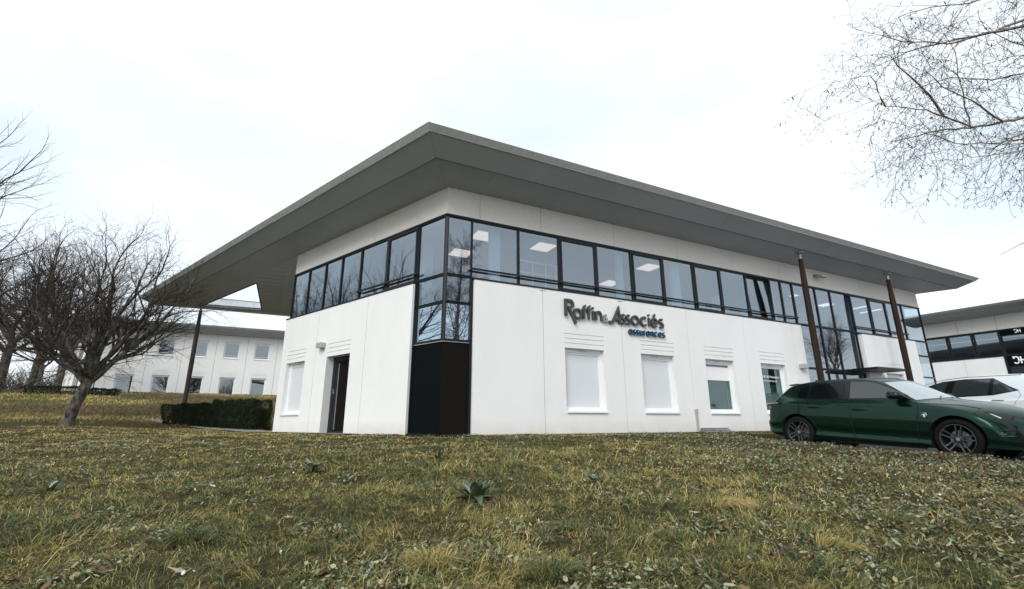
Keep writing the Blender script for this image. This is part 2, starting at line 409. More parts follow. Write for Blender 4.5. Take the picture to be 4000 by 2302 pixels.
def pvc_window(fr, side, ta, tb, za, zb, root, fill, depth=0.0, label=None):
    """white window: frame, opaque or clear pane, sill and trickle vent"""
    mb = MB(); o0, o1 = depth - .09, depth - .02; w = .065
    fr.box(mb, side, ta, ta + w, o0, o1, za, zb); fr.box(mb, side, tb - w, tb, o0, o1, za, zb)
    fr.box(mb, side, ta + w, tb - w, o0, o1, za, za + w); fr.box(mb, side, ta + w, tb - w, o0, o1, zb - w - .04, zb)
    # sash, a step back
    w2 = w + .045
    fr.box(mb, side, ta + w, ta + w2, o0 + .01, o1 - .02, za + w, zb - w - .04); fr.box(mb, side, tb - w2, tb - w, o0 + .01, o1 - .02, za + w, zb - w - .04)
    fr.box(mb, side, ta + w2, tb - w2, o0 + .01, o1 - .02, za + w, za + w2); fr.box(mb, side, ta + w2, tb - w2, o0 + .01, o1 - .02, zb - w2 - .04, zb - w - .04)
    win = mb.build('window', M['pvc'], root)
    if label: win['label'] = label
    ia, ib, ja, jb = ta + w2, tb - w2, za + w2, zb - w2 - .04
    def sub(name, m, a, b, oo0, oo1, c, d):
        q = MB(); fr.box(q, side, a, b, oo0, oo1, c, d); return q.build(name, M[m], win)
    if fill == 'blind':
        sub('pane', 'blind', ia, ib, o0 + .02, o1 - .035, ja, jb)
    elif fill == 'half':
        sub('pane', 'glass_low', ia, ib, o0 + .02, o0 + .028, ja, jb)
        sub('screen', 'blind_white', ia, ib, o0 + .030, o0 + .036, jb - .50, jb - .07)
        for i in range(34):
            z = ja + .015 + i * (jb - ja - .5) / 34
            if z > jb - .52: break
            q = MB(); fr.box(q, side, ia, ib - .10, o0 - .07, o0 - .045, z, z + .006); q.build('slat', M['slat'], win)
    elif fill == 'sticker':
        sub('pane', 'glass_low', ia, ib, o0 + .02, o0 + .028, ja, jb)
        sub('poster', 'maroon', ia + .35, ib, o0 - .03, o0 - .026, jb - .36, jb)
        for i in range(34):
            z = ja + .015 + i * (jb - ja - .55) / 34
            q = MB(); fr.box(q, side, ia, ib - .10, o0 - .07, o0 - .045, z, z + .006); q.build('slat', M['slat'], win)
    else:
        sub('pane', 'glass_dark', ia, ib, o0 + .02, o0 + .028, ja, jb)
        sub('curtain', 'curtain', ia - .02, ib + .02, o0 - .06, o0 - .05, ja, jb)
    sub('sill', 'pvc', ta - .0, tb + .0, depth - .09, depth + .165, za - .045, za - .002) if fill != 'far' else sub('sill', 'pvc', ta, tb, depth - .09, depth + .15, za - .05, za - .002)
    if fill != 'far': sub('vent', 'grey_metal', (ta + tb) / 2 - .13, (ta + tb) / 2 + .13, o1, o1 + .012, zb - .06, zb - .04)
    return win
M['curtain'] = mat('curtain', (.36, .38, .38), .8)
M['slat'] = mat('slat', (.30, .38, .37), .5)

def dark_window(fr, side, ta, tb, za, zb, root, sash=False, tilt=0, glass='glass', fw_=.03, rail=None, label=None):
    """anthracite aluminium window of the upper strip (frame bars + pane); sash adds the opening casement"""
    mb = MB(); o0, o1 = -.06, .02
    fr.box(mb, side, ta, ta + fw_, o0, o1, za, zb); fr.box(mb, side, tb - fw_, tb, o0, o1, za, zb)
    fr.box(mb, side, ta + fw_, tb - fw_, o0, o1, za, za + fw_); fr.box(mb, side, ta + fw_, tb - fw_, o0, o1, zb - fw_, zb)
    win = mb.build('window', M['frame'], root)
    if label: win['label'] = label
    ia, ib, ja, jb = ta + fw_, tb - fw_, za + fw_, zb - fw_
    if sash:
        q = MB(); s = .055; e = .006
        pts = lambda t, z, o_: (t, o_ + (z - ja) * tilt, z)
        def sbox(a, b, oo0, oo1, c, d, mbb):
            P = []
            for z in (c, d):
                for (t, o_) in ((a, oo0), (b, oo0), (b, oo1), (a, oo1)):
                    P.append(fr.p(side, t, o_ - (z - ja) * tilt, z))
            mbb.hexa(P)
        a, b, c, d = ia + e, ib - e, ja + e, jb - e
        sbox(a, a + s, -.045, .032, c, d, q); sbox(b - s, b, -.045, .032, c, d, q)
        sbox(a + s, b - s, -.045, .032, c, c + s, q); sbox(a + s, b - s, -.045, .032, d - s, d, q)
        q.build('sash', M['frame'], win)
        g = MB(); sbox(a + s, b - s, -.012, -.004, c + s, d - s, g); g.build('pane', M[glass], win)
        h = MB(); fr.box(h, side, (a + b) / 2 - .12, (a + b) / 2 + .12, .021, .034, zb - .024, zb - .006); h.build('vent', M['gloss_black'], win)
    else:
        g = MB(); fr.box(g, side, ia, ib, -.024, -.016, ja, jb); g.build('pane', M[glass], win)
    return win

def guard_rail(fr, side, ta, tb, z, root):
    mb = MB(); fr.box(mb, side, ta, tb, .07, .11, z - .022, z + .022)
    for t in (ta, tb - .03): fr.box(mb, side, t, t + .03, .021, .07, z - .018, z + .018)
    mb.build('guard_rail', M['frame'], root)

OUT = 1.0
def roof(fr, root, TR, TL, hole=None, panels=True, mlabel=None):
    """thin overhanging parallelogram roof: flat soffit, sloping band, fascia, deck"""
    A = fr.C; dLv, dRv = fr.d['L'], fr.d['R']; nLv, nRv = fr.n['L'], fr.n['R']
    def corner(sa, sb, off):  # intersection of the four offset lines, sa/sb in {0,1}
        # solve p = A + a*dR + b*dL with offsets: near edges R side (b=0) L side (a=0)
        k = dLv.dot(nRv)  # <0 ; nR component of dL ; symmetric for dR.nL
        a = (TR if sa else 0) + (off / -k if sa else off / k)
        b = (TL if sb else 0) + (off / -k if sb else off / k)
        return A + dRv * a + dLv * b
    def ring(off, z): return [Vector((*(corner(sa, sb, off)).xy, z + fr.z0)) for sa, sb in ((0, 0), (1, 0), (1, 1), (0, 1))]
    prof = [(0.0, SO), (1.01, 6.13), (1.51, 6.49), (1.62, 6.62)]
    rings = [ring(o_, z) for o_, z in prof]
    rin = ring(1.05, 6.16); rtop = ring(1.55, 6.66); 
    edges = [(0, 1), (1, 2), (2, 3), (3, 0)]
    th = Vector((0, 0, .03))
    def strip(name, i0, i1, m, seg, gap, eidx, inn=0.0, liftm=None):
        for ei in eidx:
            a, b = edges[ei]
            P0, P1 = rings[i0][a], rings[i0][b]; Q0, Q1 = rings[i1][a], rings[i1][b]
            Lh = (P1 - P0).length; d = (P1 - P0) / Lh
            u0 = (Q0 - P0).dot(d); u1 = (Q1 - P1).dot(d) + Lh
            # joints perpendicular to the edge; end pieces are mitred
            n = max(1, int(Lh / seg)); cuts = [0 + (i) * Lh / n for i in range(n + 1)]
            perp = (Q0 - P0) - d * u0
            up_ = (-d.cross(perp)).normalized()
            if up_.z < 0: up_ = -up_
            for i in range(n):
                s0, s1 = cuts[i], cuts[i + 1]
                e0 = u0 if i == 0 else s0; e1 = u1 if i == n - 1 else s1
                g0 = gap / 2 if i else 0.004; g1 = gap / 2 if i < n - 1 else .004
                a_, b_, c_, e_ = P0 + d * (s0 + g0), P0 + d * (s1 - g1), P0 + perp + d * (e1 - g1), P0 + perp + d * (e0 + g0)
                k = perp.normalized() * inn
                a_, b_, c_, e_ = a_ + k, b_ + k, c_ - k, e_ - k
                mb = MB(); mb.hexa([a_, b_, c_, e_, a_ + up_ * .03, b_ + up_ * .03, c_ + up_ * .03, e_ + up_ * .03])
                mb.build(name, M[m], root)
    vis = (0, 3) if panels else ()
    strip('soffit_panel', 0, 1, 'soffit', .98 if panels else 8, .010, (0, 3), .004)
    strip('soffit_panel', 0, 1, 'soffit', 30, .012, (1, 2), .004)
    strip('sloping_panel', 1, 2, 'slope', 2.94 if panels else 30, .008, (0, 3), .004)
    strip('sloping_panel', 1, 2, 'slope', 40, .008, (1, 2), .004)
    # fascia: folded edge with a drip line under it, one length per side
    for (a, b) in edges:
        mb = MB(); r0, r1 = rings[2], rings[3]
        off = Vector((0, 0, -.022))
        dn = (r1[a] - r0[a]); dn2 = (r1[b] - r0[b])
        v = [r0[a], r0[b], r1[b], r1[a], rtop[a], rtop[b], r0[a] + Vector((0, 0, .04)), r0[b] + Vector((0, 0, .04))]
        mb.add(v, [(0, 1, 2, 3), (3, 2, 5, 4), (0, 6, 7, 1), (6, 4, 5, 7)])
        mb.build('fascia', M['fascia'], root)
        q = MB(); q.add([r0[a] + off, r0[b] + off, r0[b] + Vector((0, 0, .0)), r0[a]], [(0, 1, 2, 3)])
        c0 = (r0[0] + r0[2]) / 2
        w0 = (c0 - r0[a]).normalized() * .03; w1 = (c0 - r0[b]).normalized() * .03
        q.hexa([r0[a] + off, r0[b] + off, r0[b] + off + w1, r0[a] + off + w0, r0[a] + th * .1, r0[b] + th * .1, r0[b] + th * .1 + w1, r0[a] + th * .1 + w0])
        q.build('drip_edge', M['soffit'], root)
    # shadow gap bead at the fold
    for (a, b) in edges[:1] + edges[3:]:
        q = MB(); q.tube(rings[1][a] + Vector((0, 0, .006)), rings[1][b] + Vector((0, 0, .006)), .018, .018, 6); q.build('edge_bead', M['bead'], root)
    # deck and flat plate with an optional hole
    outer = ring(0.0, SO); hol = [hole] if hole else []
    def plate(z0, z1, off, m, name):
        ou = ring(off, 0); pts2 = [[Vector((p.x, p.y, 0)) for p in ou]] + [[Vector((p[0], p[1], 0)) for p in h] for h in hol]
        tri = tessellate_polygon(pts2); flat = [p for l_ in pts2 for p in l_]
        mb = MB()
        for z in (z0, z1): mb.add([Vector((p.x, p.y, z + fr.z0)) for p in flat], [tuple(t) for t in tri])
        n0 = 0
        for l_ in pts2:
            k = len(l_)
            for i in range(k):
                p, q = l_[i], l_[(i + 1) % k]
                mb.add([Vector((p.x, p.y, z0 + fr.z0)), Vector((q.x, q.y, z0 + fr.z0)), Vector((q.x, q.y, z1 + fr.z0)), Vector((p.x, p.y, z1 + fr.z0))], [(0, 1, 2, 3)])
        return mb.build(name, M[m], root)
    plate(SO + .002, SO + .07, -.004, 'soffit', 'roof')
    if not hole: plate(6.40, 6.43, 1.3, 'soffit', 'roof_deck')
    return rings

def office():
    root = empty('office_building', (CX, CY, ZB))
    tag(root, 'white two storey office building with a thin overhanging grey roof behind the lawn', 'building')
    f = F
    # ---- lower walls, right facade
    J = [.742, 2.74, 5.39, 8.03, 10.69, 13.33]
    W1 = [(3.40, 4.71), (6.05, 7.36), (8.69, 10.01), (11.35, 12.67)]
    wall_panel(f, 'R', .742, 2.74, ZB, LT, root)
    fills = ['blind', 'blind', 'half', 'sticker']; labs = ['white window with a plain grey blind', 'white window with a plain grey blind', 'white window with a white half screen', 'white window with a maroon notice']
    for i in range(4):
        wall_panel(f, 'R', J[i + 1], J[i + 2], ZB, LT, root, (*W1[i], SI, DT))
        pvc_window(f, 'R', *W1[i], SI, DT, root, fills[i], label=labs[i])
    wall_panel(f, 'R', 13.33, 13.97, ZB, LT, root)
    wall_panel(f, 'R', 17.95, 18.69, ZB, LT, root)
    wall_panel(f, 'R', 18.69, 21.35, ZB, LT, root, (19.25, 20.57, SI, DT)); pvc_window(f, 'R', 19.25, 20.57, SI, DT, root, 'far', label='white window beside the entrance post')
    wall_panel(f, 'R', 21.35, 22.2, ZB, LT, root)
    # ---- lower walls, left facade
    wall_panel(f, 'L', 1.09, 3.10, ZB, LT, root)
    wall_panel(f, 'L', 3.10, 5.81, ZB, LT, root, (3.82, 5.10, ZB, DT))
    wall_panel(f, 'L', 5.81, 8.13, ZB, LT, root, (6.45, 7.70, SI, DT)); pvc_window(f, 'L', 6.45, 7.70, SI, DT, root, 'blind', label='white window left of the black door')
    # thresholds
    mb = MB(); f.box(mb, 'L', 3.82, 5.10, -.28, .14, ZB - .06, ZB + .005); mb.build('door_step', M['kerbstone'], root)
    # door
    mb = MB(); o0, o1 = -.20, -.12; a, b, z0, z1 = 3.825, 5.095, ZB + .006, DT - .003
    f.box(mb, 'L', a, a + .07, o0, o1, z0, z1); f.box(mb, 'L', b - .16, b, o0, o1, z0, z1); f.box(mb, 'L', a + .07, b - .16, o0, o1, z1 - .14, z1); f.box(mb, 'L', a + .07, b - .16, o0, o1, z0, z0 + .06)
    door = mb.build('door', M['frame'], root)
    q = MB(); f.box(q, 'L', a + .07, b - .34, o0 + .02, o0 + .06, z0 + .06, z1 - .14); q.build('door_leaf', M['brown_panel'], door)
    q = MB(); f.box(q, 'L', b - .34, b - .26, o0 + .02, o0 + .05, z0 + .10, z1 - .2); q.build('glass_strip', M['steel'], door)
    q = MB(); f.box(q, 'L', b - .26, b - .16, o0 + .01, o0 + .07, z0 + .06, z1 - .14); q.build('side_post', M['frame'], door)
    q = MB(); f.box(q, 'L', b - .215, b - .175, o1 + .0, o1 + .03, .86, .93); f.box(q, 'L', b - .21, b - .18, o1, o1 + .045, .95, 1.0); q.build('lock', M['chrome'], door)
    # end return of the left facade
    e0 = f.p('L', 8.12, -.30, 0); dn_ = (-f.n['R']).normalized(); sd_ = f.d['R']
    def eb(a, b, z0, z1):
        q = [e0 + dn_ * a + sd_ * .02, e0 + dn_ * b + sd_ * .02, e0 + dn_ * b + sd_ * .30, e0 + dn_ * a + sd_ * .30]
        mb = MB(); mb.hexa([v + Vector((0, 0, z0)) for v in q] + [v + Vector((0, 0, z1)) for v in q]); return mb
    eb(.0, 9, ZB, SO).build('end_wall', M['plaster'], root)
    # ---- capping rail on the lower walls (dark sill line)
    for side, a, b in (('R', .72, 13.98), ('R', 17.92, 22.2), ('L', 1.10, 8.14)):
        mb = MB(); f.box(mb, side, a, b, -.06, .135, LT + .002, LT + .045); mb.build('capping', M['frame'], root)
    # ---- upper concrete band
    for side, cuts in (('R', [0.0, .91, 2.80, 5.42, 8.06, 10.72, 13.37, 16.0, 18.67, 21.3, 23.55]), ('L', [0.0, 1.22, 3.25, 5.95, 8.13])):
        for i, (a, b) in enumerate(zip(cuts, cuts[1:])):
            mb = MB(); g = .006 if a else 0
            # joints at the corner are mitred by keeping the end faces on the wall bisector
            ob = -.35; e = 0.0
            if a == 0:
                k = .655 * .35
                P = [f.p(side, .35 * -(-k / .35), ob, 5.245), f.p(side, b - .006, ob, 5.245), f.p(side, b - .006, 0, 5.245), f.p(side, 0, 0, 5.245)]
                P2 = [p_ + Vector((0, 0, SO - 5.245)) for p_ in P]; mb.hexa(P + P2)
            else: f.box(mb, side, a + g, b - g, ob, 0, 5.245, SO)
            mb.build('band_panel', M['concrete'], root)
        # flashing above the window strip
        tend = cuts[-1]
        mb = MB(); P = [f.p(side, 0.0 + .03, -.05, 5.20), f.p(side, tend, -.05, 5.20), f.p(side, tend, .035, 5.20), f.p(side, -.022, .035, 5.20)]
        mb.hexa(P + [p_ + Vector((0, 0, .043)) for p_ in P]); mb.build('flashing', M['frame'], root)
    # ---- upper window strip, right
    ztop = 5.198; zb_ = LT + .047
    def corner_post(z0, z1):
        mb = MB(); r = .03
        P = [f.p('R', .03, .012, z0), f.p('R', .03, -.05, z0), f.p('L', .03, -.05, z0), f.p('L', .03, .012, z0)]
        mb.hexa(P + [p_ + Vector((0, 0, z1 - z0)) for p_ in P]); return mb.build('corner_post', M['frame'], root)
    corner_post(1.90, 5.198)
    Rm = [.69, 2.07, 3.38, 4.70, 6.03, 7.35, 8.69, 10.0, 11.32, 12.65, 13.98]
    sash = {3.38, 6.03, 8.69, 11.32}
    for a, b in zip(Rm, Rm[1:]):
        if a == 12.65:
            dark_window(f, 'R', a, 13.285, zb_, ztop, root); dark_window(f, 'R', 13.285, b, zb_, ztop, root)
        else: dark_window(f, 'R', a, b, zb_, ztop, root, sash=a in sash, tilt=.06 if a == 11.32 else 0, label='opening casement tilted inwards' if a == 11.32 else None)
    Rm2 = [17.85, 19.18, 20.52, 21.9]
    for a, b in zip(Rm2, Rm2[1:]): dark_window(f, 'R', a, b, zb_, ztop, root, sash=a == 19.18)
    # frameless end panes
    for a, b, z0, z1 in ((21.9, 23.52, 3.60, ztop), (22.2, 23.52, 2.92, 3.58), (22.2, 23.52, 1.95, 2.90), (22.2, 23.52, ZB, 1.93)):
        dark_window(f, 'R', a, b, z0, z1, root, fw_=.02)
    # entrance curtain wall t 13.98-17.85
    cols = [13.99, 15.42, 16.42, 17.84]
    for a, b in zip(cols, cols[1:]):
        for z0, z1 in ((3.61, ztop), (1.96, 3.59)):
            dark_window(f, 'R', a, b, z0, z1, root, fw_=.028)
    for a, b in ((13.99, 15.42), (15.42, 16.42)): dark_window(f, 'R', a, b, ZB, 1.94, root, fw_=.028)
    dark_window(f, 'R', 16.42, 17.9, ZB, 1.94, root, fw_=.07, glass='glass_dark', label='glazed entrance door')
    mb = MB(); f.box(mb, 'R', 16.9, 18.9, .03, .95, 1.95, 2.04); mb.build('entrance_canopy', M['frame'], root)
    # corner glazing
    for side, tb in (('R', .70), ('L', 1.09)):
        for z0, z1 in ((3.62, ztop), (2.91, 3.60), (1.955, 2.89)):
            dark_window(f, side, .032, tb, z0, z1, root, fw_=.022, glass='glass' if z0 > 2 else 'glass_mirror')
        mb = MB(); f.box(mb, side, .0, tb - .0, -.06, .0, ZB + .05, 1.90)
        mb.build('dark_panel', M['black_panel'] if side == 'L' else M['brown_panel'], root)
        mb = MB(); f.box(mb, side, .0, tb, -.06, .03, 1.915, 1.95); mb.build('transom', M['frame'], root)
        mb = MB(); f.box(mb, side, .0, tb, -.0, .022, 1.903, 1.913); mb.build('trim_strip', M['pvc'], root)
        mb = MB(); f.box(mb, side, .0 if side == 'R' else .0, tb + .02, -.08, .10, ZB - .03, ZB + .045); mb.build('base_sill', M['frame'], root)
        mb = MB(); f.box(mb, side, tb - .02, tb + .035, -.06, .05, ZB + .05, LT + .02); mb.build('jamb', M['frame'], root)
    # left strip
    Lm = [1.11, 2.49, 3.83, 4.92, 5.93, 7.03, 8.11]
    for a, b in zip(Lm, Lm[1:]): dark_window(f, 'L', a, b, zb_, ztop, root, sash=a in (1.11,), fw_=.03 if a < 4 else .024)
    guard_rail(f, 'R', .66, 13.95, 3.815, root); guard_rail(f, 'R', 17.68, 21.85, 3.815, root); guard_rail(f, 'L', .98, 3.80, 3.80, root)
    # ---- roof
    hole = [(-11.34, 19.97), (-16.35, 24.07), (-13.75, 25.1)]
    rings = roof(f, root, 23.58, 20.2, hole)
    # inner upstand round the hole (pale metal) and seams under the canopy
    base = 18.62
    for a, b in ((-9.3, -6.9), (-6.88, -4.75), (-4.73, -1.0)):
        mb = MB(); f.box(mb, 'R', a, b, -base - .04, -base, SO + .08, 6.60); mb.build('upstand_panel', M['inner_metal'], root)
    mb = MB(); f.box(mb, 'R', -9.4, -.9, -base - .07, -base + .02, 6.60, 6.63); mb.build('upstand_cap', M['steel'], root)
    hx = [Vector((*h, 0)) for h in hole]
    for i in range(3):
        p, q = hx[i], hx[(i + 1) % 3]; mb = MB()
        d = (q - p).normalized(); n = Vector((d.y, -d.x, 0))
        c = (hx[0] + hx[1] + hx[2]) / 3
        if n.dot(c - p) > 0: n = -n
        z = Vector((0, 0, 1))
        P = [p - n * .0, q - n * .0, q + n * .05, p + n * .05]
        mb.hexa([v + z * (SO - .02) for v in P] + [v + z * (SO + .12) for v in P]); mb.build('edge_trim', M['frame'], root)
    # seams between the canopy sheets (run with the right facade)
    fp = [f.p('L', 8.2, -.02, 0), f.p('L', 20.1, -.02, 0), f.p('R', -1.0, -18.4, 0), f.p('R', -1.5, -9, 0)]
    for k in range(1, 30):
        qv = 7.4 + k * .62
        if qv > 18.3: break
        # line in R frame at o=-qv ; clip to L facade line on the left
        tl = None
        # intersection with L wall line: point C + dL*s where -nR comp = qv
        s = qv / -(f.d['L'].dot(f.n['R'])); pL = f.C + f.d['L'] * s; t_l = (pL - f.C).dot(f.d['R'])
        a, b = t_l + .02, -3.6
        ivs = [(a, b)]
        xs = []
        for i in range(3):
            p, q = hx[i], hx[(i + 1) % 3]
            qp, qq = -(p - f.C).dot(f.n['R']), -(q - f.C).dot(f.n['R'])
            if (qp - qv) * (qq - qv) < 0:
                w = (qv - qp) / (qq - qp); x = p + (q - p) * w; xs.append((x - f.C).dot(f.d['R']))
        if len(xs) == 2:
            xs.sort(); ivs = [(a, xs[0] - .05), (xs[1] + .05, b)]
        for (u, v) in ivs:
            if v - u > .1:
                mb = MB(); f.box(mb, 'R', u, v, -qv - .012, -qv + .012, SO - .014, SO + .001); mb.build('seam', M['slope'], root)
    # ---- posts
    def post(side_p, zt, name_m, zb0):
        x, y = side_p; mb = MB(); prof = [(zb0, .085), (zb0 + 1.0, .10), ((zb0 + zt) / 2, .110), (zt - 1.2, .102), (zt - .28, .072)]
        mb.lathe((x, y, 0), (0, 0, 1), prof, 16)
        o = mb.build('post', M[name_m], root, smooth=True)
        q = MB(); q.lathe((x, y, 0), (0, 0, 1), [(zt - .28, .088), (zt - .27, .07), (zt - .17, .055), (zt - .10, .055), (zt - .04, .13), (zt, .14), (zt, 0)], 16)
        q.build('capital', M['steel'], o, smooth=False)
    p1 = f.p('R', 13.42, .84, 0); p2 = f.p('R', 19.32, .86, 0)
    post(p1.xy, 6.11, 'wood', -.42); post(p2.xy, 6.11, 'wood', -.35); post((-16.42, 24.13), 5.99, 'wood_grey', -.2)
    # ---- interior of the upper floor
    k_ = .655
    def slab(z0, z1, inset, m, name):
        def pl(z): return [f.p('R', k_ * inset, -inset, z), f.p('R', 23.3, -inset, z), f.p('R', 23.3, -7.2, z), f.p('R', -2.9, -7.2, z), f.p('L', 7.85, -inset, z)]
        mb = MB(); mb.add(pl(z0) + pl(z1), [(4, 3, 2, 1, 0), (5, 6, 7, 8, 9)] + [(i, (i + 1) % 5, 5 + (i + 1) % 5, 5 + i) for i in range(5)]); return mb.build(name, M[m], root)
    slab(3.40, 3.50, .36, 'interior', 'floor_slab'); slab(5.25, 5.27, .10, 'ceiling', 'ceiling')
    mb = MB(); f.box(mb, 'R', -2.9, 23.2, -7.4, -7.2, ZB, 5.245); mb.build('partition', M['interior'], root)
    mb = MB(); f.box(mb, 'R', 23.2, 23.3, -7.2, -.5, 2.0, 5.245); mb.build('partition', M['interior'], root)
    for (t, o0, m, wd) in ((1.34, -.26, 'ivory', .30), (8.02, -.26, 'ivory', .32), (5.70, -.26, 'ivory', .22), (12.95, -.3, 'ivory', .3), (18.2, -.3, 'ivory', .34)):
        mb = MB(); f.box(mb, 'R', t, t + wd, o0 - .14, o0, 3.5, 5.24); mb.build('column', M[m], root)
    mb = MB(); f.box(mb, 'R', 15.9, 16.15, -1.6, -1.3, ZB, 5.24); mb.build('column', M['black_panel'], root)
    mb = MB(); f.box(mb, 'L', 1.9, 2.2, -1.2, -.9, 3.5, 5.24); mb.build('column', M['ivory'], root)
    # pale stair rail in the third pane
    mb = MB()
    for z in (4.50, 4.16): f.box(mb, 'R', 2.30, 3.62, -.53, -.50, z - .018, z + .018)
    for t in (2.78, 3.22, 3.58): f.box(mb, 'R', t, t + .03, -.53, -.50, 3.5, 4.50)
    mb.build('stair_rail', M['rail_white'], root)
    # desks / monitors, blinds seen low in some panes
    for t, w in ((9.1, .5), (9.75, .35), (10.5, .35), (10.75, .6), (12.0, .5)):
        mb = MB(); f.box(mb, 'R', t, t + w, -.9, -.85, 3.95, 4.2); f.box(mb, 'R', t + w * .4, t + w * .6, -.9, -.85, 3.5, 3.95); mb.build('monitor', M['ivory'], root)
    mb = MB(); f.box(mb, 'R', 10.35, 10.62, -.75, -.5, 3.5, 4.4); mb.build('cupboard', M['ivory'], root)
    # ceiling lights
    def lp(t, o_, a=.6, m='lightpanel', b=.6):
        mb = MB(); f.box(mb, 'R', t - a / 2, t + a / 2, o_ - b / 2, o_ + b / 2, 5.225, 5.247); mb.build('ceiling_light', M[m], root)
    lp(1.45, -.98); lp(1.35, -2.6, .62); lp(3.45, -.98); lp(7.75, -1.05); lp(7.75, -3.2)
    lp(18.9, -1.6, .5, 'lightwhite', .5); lp(20.9, -1.2, .14, 'lightwhite', .9); lp(22.2, -1.4, .14, 'lightwhite', .9); lp(16.0, -1.2, .25, 'lightwhite', .25)
    # dark ground floor room behind the clear panes
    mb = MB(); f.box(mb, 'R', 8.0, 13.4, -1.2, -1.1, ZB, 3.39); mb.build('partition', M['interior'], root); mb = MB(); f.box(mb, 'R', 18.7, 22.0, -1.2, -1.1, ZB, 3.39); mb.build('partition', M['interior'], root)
    # downpipe
    q = MB(); f.box(q, 'R', 8.01, 8.07, PR + .002, PR + .05, ZB, .36); f.box(q, 'R', 7.995, 8.085, PR + .002, PR + .06, .30, .40); q.build('downpipe', M['grey_metal'], root)
    # small T-shaped caps at the tops of two joints
    for t in (2.74, 5.39):
        q = MB(); f.box(q, 'R', t - .10, t + .10, PR, PR + .006, 3.47, 3.485); q.build('joint_cap', M['kerbstone'], root)
    # filler behind the joints so they read as thin dark lines
    for side, ts_ in (('R', J[1:-1] + [18.69]), ('L', [3.10, 5.81])):
        for t in ts_:
            q = MB(); f.box(q, side, t - .02, t + .02, PR - .06, PR - .02, ZB, LT); q.build('joint', M['kerbstone'], root)
    return root
OFFICE = office()

# wall lamps, floodlight and vent stones are things of their own
def wall_lamp(side, t, z, label, w=.30):
    o = empty('wall_lamp', tuple(F.p(side, t, PR, z))); tag(o, label, 'lamp', 'wall lamps on the office')
    mb = MB(); F.box(mb, side, t - w / 2, t + w / 2, PR + .012, PR + .17, z - .08, z + .08); mb.build('lamp_shade', M['grey_metal'], o, bevel=.01)
    mb = MB(); F.box(mb, side, t - .06, t + .06, PR, PR + .012, z - .06, z + .06); mb.build('back_plate', M['steel'], o)
wall_lamp('L', 5.38, 2.34, 'grey wall lamp above and left of the black door')
wall_lamp('R', 13.60, 1.96, 'grey wall lamp on the last white panel before the entrance glazing')
wall_lamp('R', 18.45, 2.02, 'grey wall lamp on the white wall between the entrance glazing and the second post')
fl = empty('floodlight', tuple(F.p('R', 15.75, 0, 5.62))); tag(fl, 'small grey floodlight on the concrete band between the two timber posts', 'lamp')
mb = MB(); F.box(mb, 'R', 15.60, 15.64, .0, .16, 5.70, 5.76); F.box(mb, 'R', 15.5, 15.75, 0, .02, 5.66, 5.80); mb.build('bracket', M['steel'], fl)
mb = MB(); F.box(mb, 'R', 15.50, 15.90, .12, .34, 5.62, 5.68); mb.build('lamp_head', M['grey_metal'], fl, bevel=.01)
vs = empty('vent_slabs', tuple(F.p('R', 8.66, PR, ZB))); tag(vs, 'low stack of pale slabs lying against the wall beside the grey downpipe', 'slabs')
for i in range(3):
    mb = MB(); F.box(mb, 'R', 8.13 + .02 * i, 9.22 - .03 * i, PR + .005, PR + .30 - .05 * i, ZB - .0 + i * .045, ZB + .04 + i * .045); mb.build('slab', M['kerbstone'], vs, bevel=.008)
ub = empty('utility_box', tuple(F.p('R', 13.0, .6, -.3))); tag(ub, 'white rounded box standing by the wall behind the green car', 'box')
mb = MB(); F.box(mb, 'R', 12.6, 13.35, .35, .75, -.35, 1.0); mb.build('cabinet', M['pvc'], ub, bevel=.05)
mb = MB(); F.box(mb, 'R', 12.62, 13.33, .33, .77, 1.003, 1.03); mb.build('lid', M['pvc'], ub, bevel=.01)

# ------------------------------------------------------------------ raised lettering
def arc(cx, cy, rx, ry, a0, a1, n=14):
    return [(cx + rx * math.cos(R(a0 + (a1 - a0) * i / n)), cy + ry * math.sin(R(a0 + (a1 - a0) * i / n))) for i in range(n + 1)]
def glyph(ch, w, h=1.0):
    """strokes in a box 0..w by 0..h (centre lines)"""
    if ch == 'a': return [arc(w / 2, h / 2, w / 2, h / 2, 0, 360, 22), [(w, -.0), (w, h)]]
    if ch == 'o': return [arc(w / 2, h / 2, w / 2, h / 2, 0, 360, 24)]
    if ch == 'c': return [arc(w / 2, h / 2, w / 2, h / 2, 45, 315, 20)]
    if ch == 'e': return [[(0.02, h * .48), (w, h * .48)] + arc(w / 2, h / 2, w / 2, h / 2, 0, 310, 20)[1:]]
    if ch == 's': return [arc(w / 2, h * .75, w / 2, h * .25, 35, 240, 12)[:-1] + arc(w / 2, h * .25, w / 2, h * .26, 75, -145, 13)]
    if ch == 'n': return [[(0, 0), (0, h)], arc(w / 2, h * .55, w / 2, h * .45, 180, 0, 12) + [(w, 0)]]
    if ch == 'u': return [[(0, h), (0, h * .45)] + arc(w / 2, h * .45, w / 2, h * .45, 180, 360, 12)[1:], [(w, 0), (w, h)]]
    if ch == 'r': return [[(0, 0), (0, h)], arc(w * .7, h * .5, w * .7, h * .5, 170, 75, 6)]
    if ch == 'i': return [[(0, 0), (0, h)]]
    if ch == 'f': return [[(w * .35, 0), (w * .35, h * 1.0)] + arc(w * .85, h * 1.0, w * .5, h * .28, 170, 80, 6), [(0, h * .9), (w * .95, h * .9)]]
    return []
